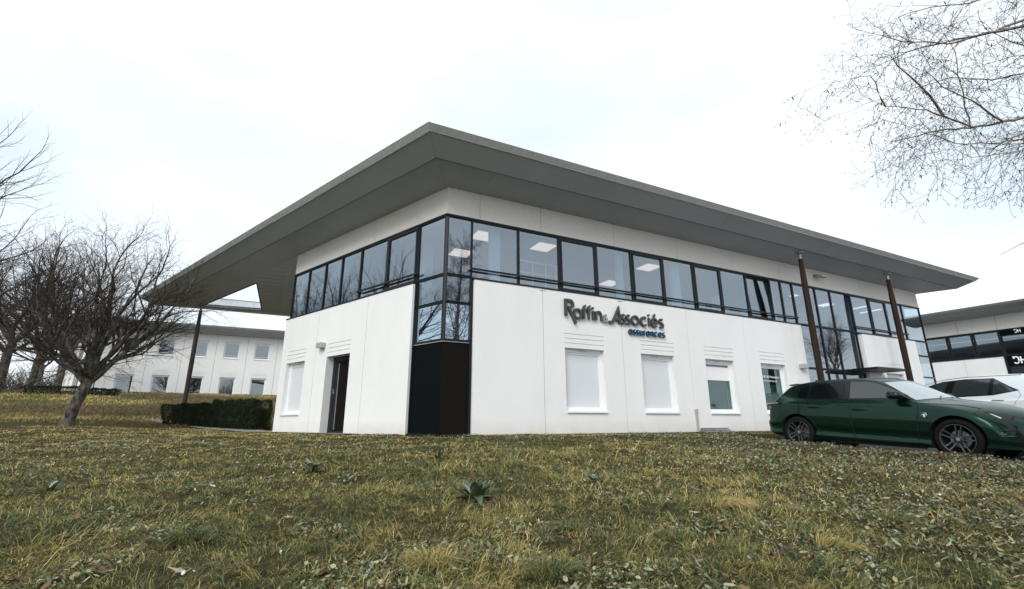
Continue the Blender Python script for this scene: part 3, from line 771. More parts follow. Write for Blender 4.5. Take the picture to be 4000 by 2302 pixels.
def ribbon(mb, fr, side, pts, hw, o0, o1, closed=False):
    n = len(pts)
    if (abs(pts[0][0] - pts[-1][0]) + abs(pts[0][1] - pts[-1][1])) < 1e-6: closed = True; pts = pts[:-1]; n -= 1
    Lft, Rgt = [], []
    for i in range(n):
        p = Vector(pts[i])
        a = Vector(pts[i - 1]) if (i > 0 or closed) else None; b = Vector(pts[(i + 1) % n]) if (i < n - 1 or closed) else None
        d = Vector((0, 0))
        if a is not None: d += (p - a).normalized()
        if b is not None: d += (b - p).normalized()
        d.normalize(); nn = Vector((-d.y, d.x))
        s = hw
        if a is not None and b is not None:
            c = nn.dot(Vector((-(b - p).normalized().y, (b - p).normalized().x))); s = hw / max(.5, c)
        Lft.append(p + nn * s); Rgt.append(p - nn * s)
    seg = n if closed else n - 1
    for i in range(seg):
        j = (i + 1) % n
        q = [Rgt[i], Rgt[j], Lft[j], Lft[i]]
        f0 = [fr.p(side, v.x, o0, v.y) for v in q]; f1 = [fr.p(side, v.x, o1, v.y) for v in q]
        k = len(mb.v); mb.v += [tuple(v) for v in f0 + f1]
        fs = [(0, 3, 2, 1), (4, 5, 6, 7), (0, 1, 5, 4), (2, 3, 7, 6)]
        if not closed and i == 0: fs.append((3, 0, 4, 7))
        if not closed and i == seg - 1: fs.append((1, 2, 6, 5))
        mb.f += [tuple(x + k for x in f_) for f_ in fs]; mb.mi += [0] * len(fs)

def company_sign():
    b0, xh = 2.805, .255; hw = .0275; o0, o1 = PR + .025, PR + .085
    root = empty('company_sign', tuple(F.p('R', 5.2, PR, 2.9))); tag(root, 'dark grey raised letters reading Raffin & Associés on the white wall above two windows', 'sign')
    def put(name, strokes, t, z, hw_=hw, m='letter', s=1, par=root, oo=(o0, o1)):
        mb = MB()
        for k, st in enumerate(strokes): ribbon(mb, F, 'R', [(t + x * s, z + y * s) for x, y in st], hw_, oo[0] + .0006 * k, oo[1] + .0006 * k)
        return mb.build('letter', M[m], par)
    # R with a long raking leg
    put('R', [[(3.435, 2.84), (3.435, 3.315)], [(3.435, 3.285)] + [(3.56 + .115 * math.cos(R(a)), 3.185 + .10 * math.sin(R(a))) for a in range(90, -91, -18)] + [(3.50, 3.085)], [(3.52, 3.10), (3.755, 2.645)]], 0, 0, .036)
    put('a', glyph('a', .235, xh), 3.70, b0)
    put('f', glyph('f', .13, .30), 3.99, b0); put('f', glyph('f', .13, .30), 4.145, b0)
    put('i', [[(0, 0), (0, xh)], [(0, xh + .055), (0, xh + .11)]], 4.345, b0)
    put('n', glyph('n', .185, xh), 4.445, b0)
    put('amp', [[(.15, 0), (.04, .15)] + arc(.075, .175, .035, .035, 200, 0, 8) + [(.10, .15), (.02, .07)] + arc(.055, .045, .045, .045, 150, 330, 8) + [(.14, .10)]], 4.70, 2.79, .016, 'letter_light')
    put('A', [[(4.90, 2.80), (5.03, 2.80), (5.265, 3.25), (5.30, 2.78)], [(5.07, 2.90), (5.27, 2.90)]], 0, 0, .036)
    put('s', glyph('s', .12, xh), 5.365, b0); put('s', glyph('s', .12, xh), 5.55, b0)
    put('o', glyph('o', .25, xh), 5.745, b0); put('c', glyph('c', .235, xh), 6.09, b0)
    put('i', [[(0, 0), (0, xh)], [(0, xh + .055), (0, xh + .11)]], 6.41, b0)
    put('e', glyph('e', .215, xh) + [[(.09, xh + .055), (.155, xh + .13)]], 6.51, b0); put('s', glyph('s', .13, xh), 6.83, b0)
    r2_ = empty('subtitle_sign', tuple(F.p('R', 6.3, PR, 2.55))); tag(r2_, 'blue raised letters reading assurances below the larger dark lettering', 'sign')
    t = 5.62; ws = dict(a=.108, s=.072, u=.088, r=.05, n=.09, c=.105, e=.108)
    for ch in 'assurances':
        put(ch, glyph(ch, ws[ch], .135), t, 2.51, .0150, 'letter_blue', 1, r2_, (PR + .02, PR + .075)); t += ws[ch] + .056
company_sign()

# notice lettering in the fourth window
def wall_text(s, fr, side, t, z, o_, size, m, name='lettering', parent=None):
    me = text_mesh(s, size, .002); me.materials.clear(); me.materials.append(M[m])
    ob = bpy.data.objects.new(name, me); COL.objects.link(ob)
    d = fr.d[side]; n = fr.n[side]; p = fr.p(side, t, o_, z)
    mw = Matrix(((d.x, 0, n.x, p.x), (d.y, 0, n.y, p.y), (0, 1, 0, p.z), (0, 0, 0, 1)))
    if parent:
        po = parent_origin(parent); mw.translation -= po; ob.parent = parent
    ob.matrix_local = mw
    return ob
ntc = empty('window_notice', tuple(F.p('R', 12.0, -.05, 1.5))); tag(ntc, 'small white notice lettering stuck inside the fourth ground floor window pane', 'notice')
wall_text('LENOUD Promotion', F, 'R', 11.49, 1.50, -.052, .115, 'lettering', parent=ntc)
wall_text('PROMOTEUR CONSTRUCTEUR', F, 'R', 11.49, 1.37, -.052, .060, 'lettering', parent=ntc)

# ------------------------------------------------------------------ the twin building on the bank behind
def back_building():
    dz = 2.35
    Cp = Vector((CX, CY, 0)) + F.d['R'] * -18.04 + F.n['R'] * -42.5
    f = Fac((Cp.x, Cp.y), dL, dR, dz)
    for k in ('L', 'R'): f.n[k] = F.n[k].copy()
    root = empty('back_office_building', (Cp.x, Cp.y, dz + ZB)); tag(root, 'white two storey office building with small square windows on the grassy bank behind', 'building')
    # right facade: joints every 2.64 m, a lower and an upper window in each panel
    j0 = .70 + .0
    J = [.70] + [1.34 + 2.64 * i for i in range(0, 8)]
    for i in range(len(J) - 1):
        a, b = J[i], J[i + 1]
        if i == 0:
            wall_panel(f, 'R', a, b, ZB - .6, SO, root, th=.3, o1=.0); continue
        wa, wb = a + .65, a + 1.98
        # one panel, two openings
        mb = MB(); g = .012; of = 0.0; ob = -.3
        f.box(mb, 'R', a + g, wa, ob, of, ZB - .6, SO); f.box(mb, 'R', wb, b - g, ob, of, ZB - .6, SO)
        f.box(mb, 'R', wa, wb, ob, of, ZB - .6, SI)
        z = DT
        for gc in (DT + .14, DT + .28, DT + .42):
            f.box(mb, 'R', wa, wb, ob, of, z, gc - .014); f.box(mb, 'R', wa, wb, ob, of - .03, gc - .014, gc + .014); z = gc + .014
        f.box(mb, 'R', wa, wb, ob, of, z, 3.80); f.box(mb, 'R', wa, wb, ob, of, 5.40, SO)
        mb.build('wall_panel', M['plaster'], root)
        pvc_window(f, 'R', wa, wb, SI, DT, root, 'far', depth=-.10); pvc_window(f, 'R', wa, wb, 3.80, 5.40, root, 'far', depth=-.10)
        q = MB(); f.box(q, 'R', wa + .05, wb - .05, -.08, -.05, 4.02, 4.05); q.build('guard_rail', M['pvc'], root)
        q = MB(); f.box(q, 'R', a - .03, a + .03, -.10, -.04, ZB, SO); q.build('joint', M['kerbstone'], root)
    mb = MB(); f.box(mb, 'R', J[-1] + .01, 24, -.3, 0, ZB - .6, SO); mb.build('wall_panel', M['plaster'], root)
    mb = MB(); f.box(mb, 'R', .7, 24, -3.2, -3.1, ZB, SO); f.box(mb, 'R', .7, 24, -3.1, -.3, 3.0, 3.1); mb.build('partition', M['interior'], root)
    # left facade seen edge on
    def lp_(a, b, op=None): wall_panel(f, 'L', a, b, ZB - .6, SO, root, op, th=.3, o1=0)
    lp_(1.09, 3.1); lp_(5.8, 8.9, (7.2, 8.4, SI, DT)); lp_(8.9, 12.2, (9.7, 10.9, SI, DT))
    pvc_window(f, 'L', 7.2, 8.4, SI, DT, root, 'far', depth=-.1); pvc_window(f, 'L', 9.7, 10.9, SI, DT, root, 'far', depth=-.1)
    for side, a, b in (('L', 3.1, 5.8),):
        mb = MB(); f.box(mb, side, a, b, -.5, -.4, ZB - .6, SO); mb.build('dark_panel', M['black_panel'], root)
    for side, tb in (('R', .70), ('L', 1.09)):
        for z0, z1 in ((ZB - .3, 1.95), (1.97, 2.9), (2.92, 3.6), (3.62, 5.2)):
            dark_window(f, side, .03, tb, z0, z1, root, fw_=.04)
        mb = MB(); f.box(mb, side, 0.0, tb, -.3, 0, 5.22, SO); mb.build('band_panel', M['concrete'], root)
    roof(f, root, 26, 19, None, panels=False)
    for p in ((f.p('L', 17.5, -.4, 0)),):
        mb = MB(); mb.lathe((p.x, p.y, dz), (0, 0, 1), [(-.8, .14), (3, .15), (5.9, .10)], 10); mb.build('post', M['wood_grey'], root, smooth=True)
back_building()

# ------------------------------------------------------------------ building on the right
def right_building():
    dz = .48; az = R(150); d = Vector((math.sin(az), math.cos(az), 0)); n = Vector((-.8660254, -.5, 0))
    O = Vector((.8660254, .5, 0)) * 42.0
    class G(Fac):
        def __init__(s): s.C = O; s.z0 = dz; s.d = {'R': d}; s.n = {'R': n}
    f = G(); root = empty('side_office_building', tuple(f.p('R', -9, 0, ZB))); tag(root, 'white office building with a dark glazed sign bay behind the white car', 'building')
    for a, b in ((-24, -20.1), (-20.1, -17.46), (-17.46, -14.82), (-14.82, -12.18), (-12.18, -10.16)): wall_panel(f, 'R', a, b, ZB - .4, LT, root, o1=.05)
    mb = MB(); f.box(mb, 'R', -24, -4, -.12, .08, LT, LT + .05); mb.build('capping', M['frame'], root)
    for a, b in ((-24, -20.1), (-20.1, -16), (-16, -12.15), (-12.15, -10.2), (-10.2, -7), (-7, -3)):
        mb = MB(); f.box(mb, 'R', a + .01, b - .01, -.35, 0, 5.245, SO + .18); mb.build('band_panel', M['concrete'], root)
    mb = MB(); f.box(mb, 'R', -24, -3, -.3, .04, 5.18, 5.24); mb.build('flashing', M['frame'], root)
    ms = [-18.4, -17.1, -15.7, -14.25, -12.78, -11.48, -10.16]
    for a, b in zip(ms, ms[1:]):
        dark_window(f, 'R', a + .02, b - .02, 3.58, 5.18, root, fw_=.09)
        mb = MB(); f.box(mb, 'R', a + .08, b - .08, .03, .07, 3.74, 3.78); mb.build('guard_rail', M['frame'], root)
    # dark sign bay
    mb = MB(); f.box(mb, 'R', -10.16, -4, -.06, .06, 4.86, 5.17); mb.build('sign_panel', M['black_panel'], root)
    for a, b in ((-10.14, -7.6), (-7.58, -4)):
        dark_window(f, 'R', a, b, 3.60, 4.85, root, fw_=.06, glass='glass_dark'); dark_window(f, 'R', a, b, ZB, 2.9, root, fw_=.06, glass='glass_dark')
    mb = MB(); f.box(mb, 'R', -10.16, -4, -.06, .06, 2.91, 3.56); mb.build('sign_panel', M['black_panel'], root)
    mb = MB(); f.box(mb, 'R', -10.24, -10.14, -.06, .09, ZB, 5.2); mb.build('jamb', M['frame'], root)
    mb = MB(); f.box(mb, 'R', -24, -3, -4.2, -4.1, ZB, 5.2); f.box(mb, 'R', -24, -3, -4.1, -.35, 3.3, 3.4); f.box(mb, 'R', -24, -3, -4.1, -.36, 5.22, 5.24); mb.build('partition', M['interior'], root)
    # roof strip
    prof = [(0, SO + .18), (1.0, 6.28), (1.5, 6.56), (1.62, 6.67)]
    for i, (nm, m) in enumerate((('soffit_panel', 'soffit'), ('sloping_panel', 'slope'), ('fascia', 'fascia'))):
        (o0, z0), (o1, z1) = prof[i], prof[i + 1]
        a0 = -30 if i < 3 else -30
        cuts = [-30, -14.5, -11.5, -8.5, -5.5, -2] if i < 2 else [-30, -2]
        for a, b in zip(cuts, cuts[1:]):
            mb = MB(); P = [f.p('R', a + .01, o0, z0), f.p('R', b - .01, o0, z0), f.p('R', b - .01, o1, z1), f.p('R', a + .01, o1, z1)]
            mb.hexa(P + [v + Vector((0, 0, .03)) for v in P]); mb.build(nm, M[m], root)
    mb = MB(); f.box(mb, 'R', -30, -2, -8, 1.55, 6.68, 6.71); mb.build('roof', M['soffit'], root)
    # logo: broken D joined to an H, then the first letters of the name
    def logo(t, z, s, m='lettering'):
        mb = MB(); k = s
        S = [[(0, 1), (.12, 1), (.12, .72)], [(0, 1), (.45, 1), (.60, .85), (.60, .35)], [(.15, .05), (.40, .05), (.60, .22)], [(.15, .05), (.15, .22)],
             [(.85, 0), (.85, 1)], [(1.35, 0), (1.35, 1)], [(.60, .45), (1.35, .55)]]
        for i, st in enumerate(S): ribbon(mb, f, 'R', [(t + x * k * .42, z + y * k * .42) for x, y in st], .035 * k, .065, .09 + .001 * i)
        return mb
    o1 = empty('logo_sign', tuple(f.p('R', -9.4, .06, 5.0))); tag(o1, 'small white DH logo alone on the upper black panel', 'sign')
    logo(-9.46, 4.92, .48).build('letter', M['lettering'], o1)
    o2 = empty('name_sign', tuple(f.p('R', -9.4, .06, 3.2))); tag(o2, 'white DH logo with grey and green words on the lower black panel', 'sign')
    logo(-9.86, 3.02, 1.0).build('letter', M['lettering'], o2)
    wall_text('DI', f, 'R', -9.12, 3.30, .07, .27, 'lettering_grey', parent=o2)
    wall_text('H', f, 'R', -9.12, 3.02, .07, .30, 'lettering_green', parent=o2)
right_building()

# ------------------------------------------------------------------ hedge
def leaf_cloud(name, boxes, n, size, cols, root, rng, jitter=.05):
    """leaf-sized faces through the outer shell of clipped volumes"""
    V = []; Cc = []
    for k, (c, hx, hy, hz, rz) in enumerate(boxes):
        m = n[k] if isinstance(n, list) else n
        ar = np.array([hy * hz, hx * hz, hx * hy]); ax_ = rng.choice(3, m, p=ar / ar.sum()); pw = rng.random((m, 3)) * 2 - 1
        pw[np.arange(m), ax_] = np.where(rng.random(m) < .5, -1, 1)
        cn = np.linalg.norm(np.abs(pw) ** 6, axis=1)[:, None] ** (1 / 6); pw = pw / np.maximum(1, cn)
        pw = pw * (1 - .10 * rng.random((m, 1)) ** 1.5)
        q = pw * np.array([hx, hy, hz]); bump = .055 * np.sin(q[:, 0] * 5 + q[:, 2] * 4 + k) + .04 * np.sin(q[:, 1] * 9 + q[:, 0] * 11)
        q = q * (1 + (bump / max(hx * .5, hz))[:, None])
        ca, sa = math.cos(rz), math.sin(rz)
        x = q[:, 0] * ca - q[:, 1] * sa + c[0]; y = q[:, 0] * sa + q[:, 1] * ca + c[1]; z = q[:, 2] + c[2]
        P = np.stack([x, y, z], 1) + rng.normal(size=(m, 3)) * jitter * .4
        a = rng.normal(size=(m, 3)); a[:, 2] += .6; a /= np.linalg.norm(a, axis=1)[:, None]
        b = np.cross(a, rng.normal(size=(m, 3))); b /= np.linalg.norm(b, axis=1)[:, None]
        s = size * (.6 + .8 * rng.random((m, 1)))
        V.append(np.stack([P - b * s * .35, P + a * s, P + b * s * .35, P - a * s * .5], 1).reshape(-1, 3))
        t = rng.random((m, 1)); col = np.array(cols[0]) * (1 - t) + np.array(cols[1]) * t
        Cc.append(np.repeat(col, 4, 0))
    V = np.concatenate(V); Cc = np.concatenate(Cc)
    return quads_mesh(name, V, Cc, M['hedge'], root)

def quads_mesh(name, V, Cc, m, parent=None, k=4):
    """V: (n*k,3) vertices, each k in a row form a face; Cc per-vertex colour"""
    o = parent_origin(parent) if parent else Vector((0, 0, 0))
    V = V - np.array(o); nv = len(V); nf = nv // k
    me = bpy.data.meshes.new(name); me.vertices.add(nv); me.vertices.foreach_set('co', V.astype('f').ravel())
    me.loops.add(nv); me.loops.foreach_set('vertex_index', np.arange(nv, dtype='i'))
    me.polygons.add(nf); me.polygons.foreach_set('loop_start', (np.arange(nf) * k).astype('i'))
    me.update(calc_edges=True)
    if Cc is not None:
        ca = me.color_attributes.new('Col', 'FLOAT_COLOR', 'POINT'); ca.data.foreach_set('color', np.concatenate([Cc, np.ones((nv, 1))], 1).astype('f').ravel())
    me.materials.append(m); ob = bpy.data.objects.new(name, me); COL.objects.link(ob)
    if parent: ob.parent = parent
    return ob

def hedges():
    rng = np.random.default_rng(5)
    root = empty('clipped_hedge', (-12.4, 19.9, gz(-12.4, 19.9))); tag(root, 'dark green clipped hedge at the foot of the canopy post left of the office', 'hedge')
    rz = math.atan2(18.5 - 21.2, -9.1 + 15.2)
    bx = [((-13.35, 20.4, .36), 1.35, .55, .42, rz), ((-12.2, 19.85, .36), .8, .5, .37, rz), ((-10.9, 19.28, .36), 1.1, .6, .50, rz), ((-9.98, 18.84, .20), .34, .5, .40, rz)]
    for i, b in enumerate(bx):
        c, hx, hy, hz, r_ = b
        mb = MB(); nseg = 10
        # dark woody core following the clipped form
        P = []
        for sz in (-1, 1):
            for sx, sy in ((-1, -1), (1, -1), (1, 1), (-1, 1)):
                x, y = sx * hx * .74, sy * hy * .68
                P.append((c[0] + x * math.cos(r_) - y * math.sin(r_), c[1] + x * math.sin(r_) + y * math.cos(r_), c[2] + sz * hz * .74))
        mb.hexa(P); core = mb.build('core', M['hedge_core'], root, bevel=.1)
    leaf_cloud('foliage', bx, [30000, 13000, 27000, 10000], .034, [(.010, .018, .008), (.035, .052, .024)], root, rng)
hedges()

# ------------------------------------------------------------------ cars
def interp(pts, x):
    xs = [p[0] for p in pts]; ys = [p[1] for p in pts]
    return float(np.interp(x, xs, ys))
def smooth_pts(pts, it=2):
    """Chaikin smoothing of an open polyline, end points kept"""
    for _ in range(it):
        q = [pts[0]]
        for a, b in zip(pts, pts[1:]):
            q += [(a[0] * .75 + b[0] * .25, a[1] * .75 + b[1] * .25), (a[0] * .25 + b[0] * .75, a[1] * .25 + b[1] * .75)]
        q.append(pts[-1]); pts = q
    return pts

class Car:
    def __init__(s, S):
        s.S = S; s.zc_pts = smooth_pts(S['zc'], 2); s.w_pts = smooth_pts(S['w'], 2)
    def W(s, x): return interp(s.w_pts, x)
    def zc(s, x): return interp(s.zc_pts, x)
    def ztop(s, x, y):
        S = s.S; k = np.interp(x, [-.9, -.3, .4, 1.1, 4], [-.22, -.16, 0, S['sweep'], S['sweep']])
        return s.zc(x + k * y * y) - S['crown'] * y * y
    def yside(s, x, z):
        S = s.S; zcr = interp(S['crease'], x); u = z - (zcr - .85); b = S['belt'] 
        base = s.W(x)
        prof = [(.10, .93), (.17, .955), (.215, .985), (.255, .985), (.285, .962), (.36, .966), (.42, .990), (.60, 1.0), (.72, .997), (.80, .988), (.846, .986), (.864, .957), (.97, .915)]
        if u < .97: return base * float(np.interp(u, [p[0] for p in prof], [p[1] for p in prof]))
        return base * .915 - (u - .97) * S['tumble'] - max(0, u - 1.25) ** 2 * .6
    def section(s, x, ns=46, nt_=16):
        S = s.S; zb = interp(S['zbot'], x)
        # upper end of the side
        lo, hi = zb, s.zc(x) + .02
        for _ in range(30):
            m = (lo + hi) / 2
            if s.ztop(x, max(0, s.yside(x, m))) > m: lo = m
            else: hi = m
        ze = lo; r = min(.05, (ze - zb) * .2); pts = []
        pts.append((0, zb)); y0 = s.yside(x, zb + .0) - .05; pts.append((max(.02, y0 * .5), zb)); pts.append((max(.03, y0), zb))
        for i in range(ns):
            z = zb + .02 + (ze - r - zb - .02) * i / (ns - 1); pts.append((max(.04, s.yside(x, z)), z))
        ya = max(.04, s.yside(x, ze - r)); yb = max(.03, s.yside(x, ze)); yt = max(.02, yb - r * 1.3)
        A = (ya, ze - r); B = (yb, ze); Cn = (yt, s.ztop(x, yt))
        for k in (.25, .5, .75): pts.append(((1 - k) ** 2 * A[0] + 2 * k * (1 - k) * B[0] + k * k * Cn[0], (1 - k) ** 2 * A[1] + 2 * k * (1 - k) * B[1] + k * k * Cn[1]))
        for i in range(nt_ + 1):
            y = yt * (1 - i / nt_); pts.append((y, s.ztop(x, y)))
        return pts
    def body(s, parent, m):
        S = s.S; x0, x1 = S['len']; n = 110
        xs = [x0 + (x1 - x0) * (.5 - .5 * math.cos(math.pi * i / n)) * .35 + (x1 - x0) * (i / n) * .65 for i in range(n + 1)]
        V = []; Fc = []; first = s.section(xs[0]); k = len(first)
        for x in xs:
            sec = s.section(x)
            V += [(x, -y, z) for y, z in sec] + [(x, y, z) for y, z in sec[1:-1][::-1]]
        K = 2 * k - 2
        for i in range(n):
            for j in range(K): Fc.append((i * K + j, i * K + (j + 1) % K, (i + 1) * K + (j + 1) % K, (i + 1) * K + j))
        Fc.append(tuple(range(K))); Fc.append(tuple(reversed([n * K + j for j in range(K)])))
        me = bpy.data.meshes.new('body'); me.from_pydata(V, [], Fc); me.materials.append(m); me.materials.append(M['gap'])
        bm = bmesh.new(); bm.from_mesh(me); bmesh.ops.recalc_face_normals(bm, faces=bm.faces); bm.to_mesh(me); bm.free()
        ob = bpy.data.objects.new('body', me); COL.objects.link(ob)
        # wheel arches cut out of the shell
        cuts = []
        for xw in (0, S['wb']):
            for sy in (-1, 1):
                mb = MB(); mb.lathe((xw, sy * .55, S['rw'] + .01), (0, sy, 0), [(0, 0), (0, S['arch']), (.6, S['arch']), (.6, 0)], 48)
                c = mb.build('cutter', [M['gap']]); cuts.append(c)
                md = ob.modifiers.new('c', 'BOOLEAN'); md.object = c; md.operation = 'DIFFERENCE'; md.solver = 'EXACT'
        dg = bpy.context.evaluated_depsgraph_get(); dg.update()
        me2 = bpy.data.meshes.new_from_object(ob.evaluated_get(dg)); ob.modifiers.clear(); ob.data = me2; me2.name = 'body'
        for c in cuts: bpy.data.objects.remove(c)
        me2.polygons.foreach_set('use_smooth', [True] * len(me2.polygons))
        try: me2.set_sharp_from_angle(angle=R(38))
        except Exception: pass
        ob.parent = parent
        return ob
    def side_patch(s, name, poly, m, parent, sy=-1, lift=.004, th=0, sub=True):
        """polygon (x,z) laid on the side surface, triangulated on a fine grid"""
        P = poly; dens = []
        for a, b in zip(P, P[1:] + P[:1]):
            L_ = math.hypot(b[0] - a[0], b[1] - a[1]); k = max(1, int(L_ / .05))
            dens += [(a[0] + (b[0] - a[0]) * i / k, a[1] + (b[1] - a[1]) * i / k) for i in range(k)]
        bm = bmesh.new(); vs = [bm.verts.new((x, 0, z)) for x, z in dens]
        f = bm.faces.new(vs)
        x0, x1 = min(p[0] for p in P), max(p[0] for p in P); z0, z1 = min(p[1] for p in P), max(p[1] for p in P)
        if sub:
            for i in range(1, int((x1 - x0) / .08) + 1):
                bmesh.ops.bisect_plane(bm, geom=bm.verts[:] + bm.edges[:] + bm.faces[:], plane_co=(x0 + i * .08, 0, 0), plane_no=(1, 0, 0))
            for i in range(1, int((z1 - z0) / .06) + 1):
                bmesh.ops.bisect_plane(bm, geom=bm.verts[:] + bm.edges[:] + bm.faces[:], plane_co=(0, 0, z0 + i * .06), plane_no=(0, 0, 1))
        for v in bm.verts: v.co.y = sy * (s.yside(v.co.x, v.co.z) + lift)
        me = bpy.data.meshes.new(name); bm.to_mesh(me); bm.free(); me.materials.append(m)
        me.polygons.foreach_set('use_smooth', [True] * len(me.polygons))
        ob = bpy.data.objects.new(name, me); COL.objects.link(ob); ob.parent = parent
        if th:
            so_ = ob.modifiers.new('s', 'SOLIDIFY'); so_.thickness = th; so_.offset = 0
        return ob
    def side_line(s, name, pts, w, m, parent, sy=-1, lift=.003):
        bm = bmesh.new(); q = []
        D = []
        for a, b in zip(pts, pts[1:]):
            k = max(1, int(math.hypot(b[0] - a[0], b[1] - a[1]) / .04)); D += [(a[0] + (b[0] - a[0]) * i / k, a[1] + (b[1] - a[1]) * i / k) for i in range(k)]
        D.append(pts[-1])
        V = []; Fc = []
        for i, (x, z) in enumerate(D):
            a = D[max(0, i - 1)]; b = D[min(len(D) - 1, i + 1)]; dx, dz = b[0] - a[0], b[1] - a[1]; L_ = math.hypot(dx, dz) or 1
            nx, nz = -dz / L_ * w / 2, dx / L_ * w / 2
            for sg in (-1, 1):
                X, Z = x + nx * sg, z + nz * sg; V.append((X, sy * (s.yside(X, Z) + lift), Z))
        Fc = [(2 * i, 2 * i + 1, 2 * i + 3, 2 * i + 2) for i in range(len(D) - 1)]
        me = bpy.data.meshes.new(name); me.from_pydata(V, [], Fc); me.materials.append(m)
        ob = bpy.data.objects.new(name, me); COL.objects.link(ob); ob.parent = parent; return ob
    def top_patch(s, name, x_of, ny, ymax, x0, x1, nx, m, parent, lift=.005):
        V = []; Fc = []
        for i in range(nx + 1):
            for j in range(ny + 1):
                u = i / nx; v = -1 + 2 * j / ny; yy = ymax(u) * v; x = x_of(u, yy); V.append((x, yy, s.ztop(x, yy) + lift))
        Fc = [(i * (ny + 1) + j, i * (ny + 1) + j + 1, (i + 1) * (ny + 1) + j + 1, (i + 1) * (ny + 1) + j) for i in range(nx) for j in range(ny)]
        me = bpy.data.meshes.new(name); me.from_pydata(V, [], Fc); me.materials.append(m); me.polygons.foreach_set('use_smooth', [True] * len(me.polygons))
        ob = bpy.data.objects.new(name, me); COL.objects.link(ob); ob.parent = parent; return ob

def make_wheel(parent, x, sy, yo, rw, rot=0, alu='rim_alu'):
    """tyre, barrel, five split spokes; loc = wheel centre"""
    c = (x, sy * yo, rw); ax = (0, sy, 0)
    mb = MB(); w = .20; ri = rw * .735
    prof = [(-w, ri), (-w, rw - .03), (-w + .02, rw - .006), (-w + .05, rw), (-.05, rw), (-.02, rw - .005), (0.004, rw - .028), (.010, rw - .05), (.004, ri + .012), (-.012, ri)]
    mb.lathe(c, ax, prof, 56); tyre = mb.build('wheel', M['tyre'], parent, smooth=True)
    q = MB(); q.lathe(c, ax, [(-.012, ri), (.001, ri - .004), (-.010, ri - .018), (-.16, ri - .02), (-.165, 0)], 56); q.build('rim', M['rim_black'], tyre, smooth=True)
    q = MB(); q.lathe(c, ax, [(.0005, ri - .001), (.002, ri - .003), (.0005, ri - .007)], 56); q.build('rim_edge', M[alu], tyre, smooth=True)
    q = MB(); q.lathe(c, ax, [(-.13, .14), (-.12, .14), (-.12, .04)], 32); q.build('brake_disc', M['steel'], tyre)
    sp = MB(); fc = MB()
    for i in range(5):
        a = rot + i * 2 * math.pi / 5
        for sgn in (-1, 1):
            a0 = a + sgn * .42; a1 = a + sgn * .17
            def P(r, ang, off, h): # local radial plane
                return Vector((c[0] + r * math.sin(ang) + off * math.cos(ang), c[1] + sy * h, c[2] + r * math.cos(ang) - off * math.sin(ang)))
            w0, w1 = .009, .013
            pts = [P(.055, a0, -w0, -.075), P(.055, a0, w0, -.075), P(ri - .012, a1, w1, -.06), P(ri - .012, a1, -w1, -.06),
                   P(.055, a0, -w0, -.028), P(.055, a0, w0, -.028), P(ri - .012, a1, w1, -.006), P(ri - .012, a1, -w1, -.006)]
            sp.hexa(pts)
            w0, w1 = .005, .008
            pts = [P(.07, a0, -w0, -.0275), P(.07, a0, w0, -.0275), P(ri - .016, a1, w1, -.0062), P(ri - .016, a1, -w1, -.0062),
                   P(.07, a0, -w0, -.025), P(.07, a0, w0, -.025), P(ri - .016, a1, w1, -.004), P(ri - .016, a1, -w1, -.004)]
            fc.hexa(pts)
    sp.lathe(c, ax, [(-.09, .07), (-.03, .068), (-.022, .05), (-.02, 0)], 20)
    sp.build('spokes', M['rim_black'], tyre); fc.build('spoke_faces', M[alu], tyre)
    q = MB(); q.lathe(c, ax, [(-.02, .028), (-.016, .026), (-.016, 0)], 16); q.build('hub_cap', M['steel'], tyre)
    return tyre

def mirror(parent, sy, x, z, yb, m='gloss_black'):
    # rounded shell: lofted ellipses along y
    mb = MB(); V = []; n = 16; rings = []
    for k, (yy, rx, rz_, dx, dz_) in enumerate([(0, .03, .015, .10, -.05), (.04, .05, .03, .07, -.03), (.07, .09, .06, .02, .0), (.13, .115, .078, 0, .012), (.20, .105, .072, -.01, .012), (.235, .07, .05, -.015, .008), (.245, .01, .01, -.02, .005)]):
        ring = []
        for i in range(n):
            t = 2 * math.pi * i / n; cx_ = math.copysign(abs(math.cos(t)) ** .7, math.cos(t)); sz = math.copysign(abs(math.sin(t)) ** .8, math.sin(t))
            ring.append((x + dx + rx * cx_, sy * (yb + yy), z + dz_ + rz_ * sz * (1 if sz > 0 else .9)))
        V += ring
    k = 7
    fs = [(j * n + i, j * n + (i + 1) % n, (j + 1) * n + (i + 1) % n, (j + 1) * n + i) for j in range(k - 1) for i in range(n)]
    mb.add(V, fs); return mb.build('wing_mirror', M[m], parent, smooth=True)

def place_car(root, X, Y, Z, yaw, pitch):
    root.matrix_world = Matrix.Translation((X, Y, Z)) @ Matrix.Rotation(yaw, 4, 'Z') @ Matrix.Rotation(-pitch, 4, 'Y')

def round_poly(p, it=2):
    for _ in range(it):
        q = []
        for a, b in zip(p, p[1:] + p[:1]): q += [(a[0] * .78 + b[0] * .22, a[1] * .78 + b[1] * .22), (a[0] * .22 + b[0] * .78, a[1] * .22 + b[1] * .78)]
        p = q
    return p

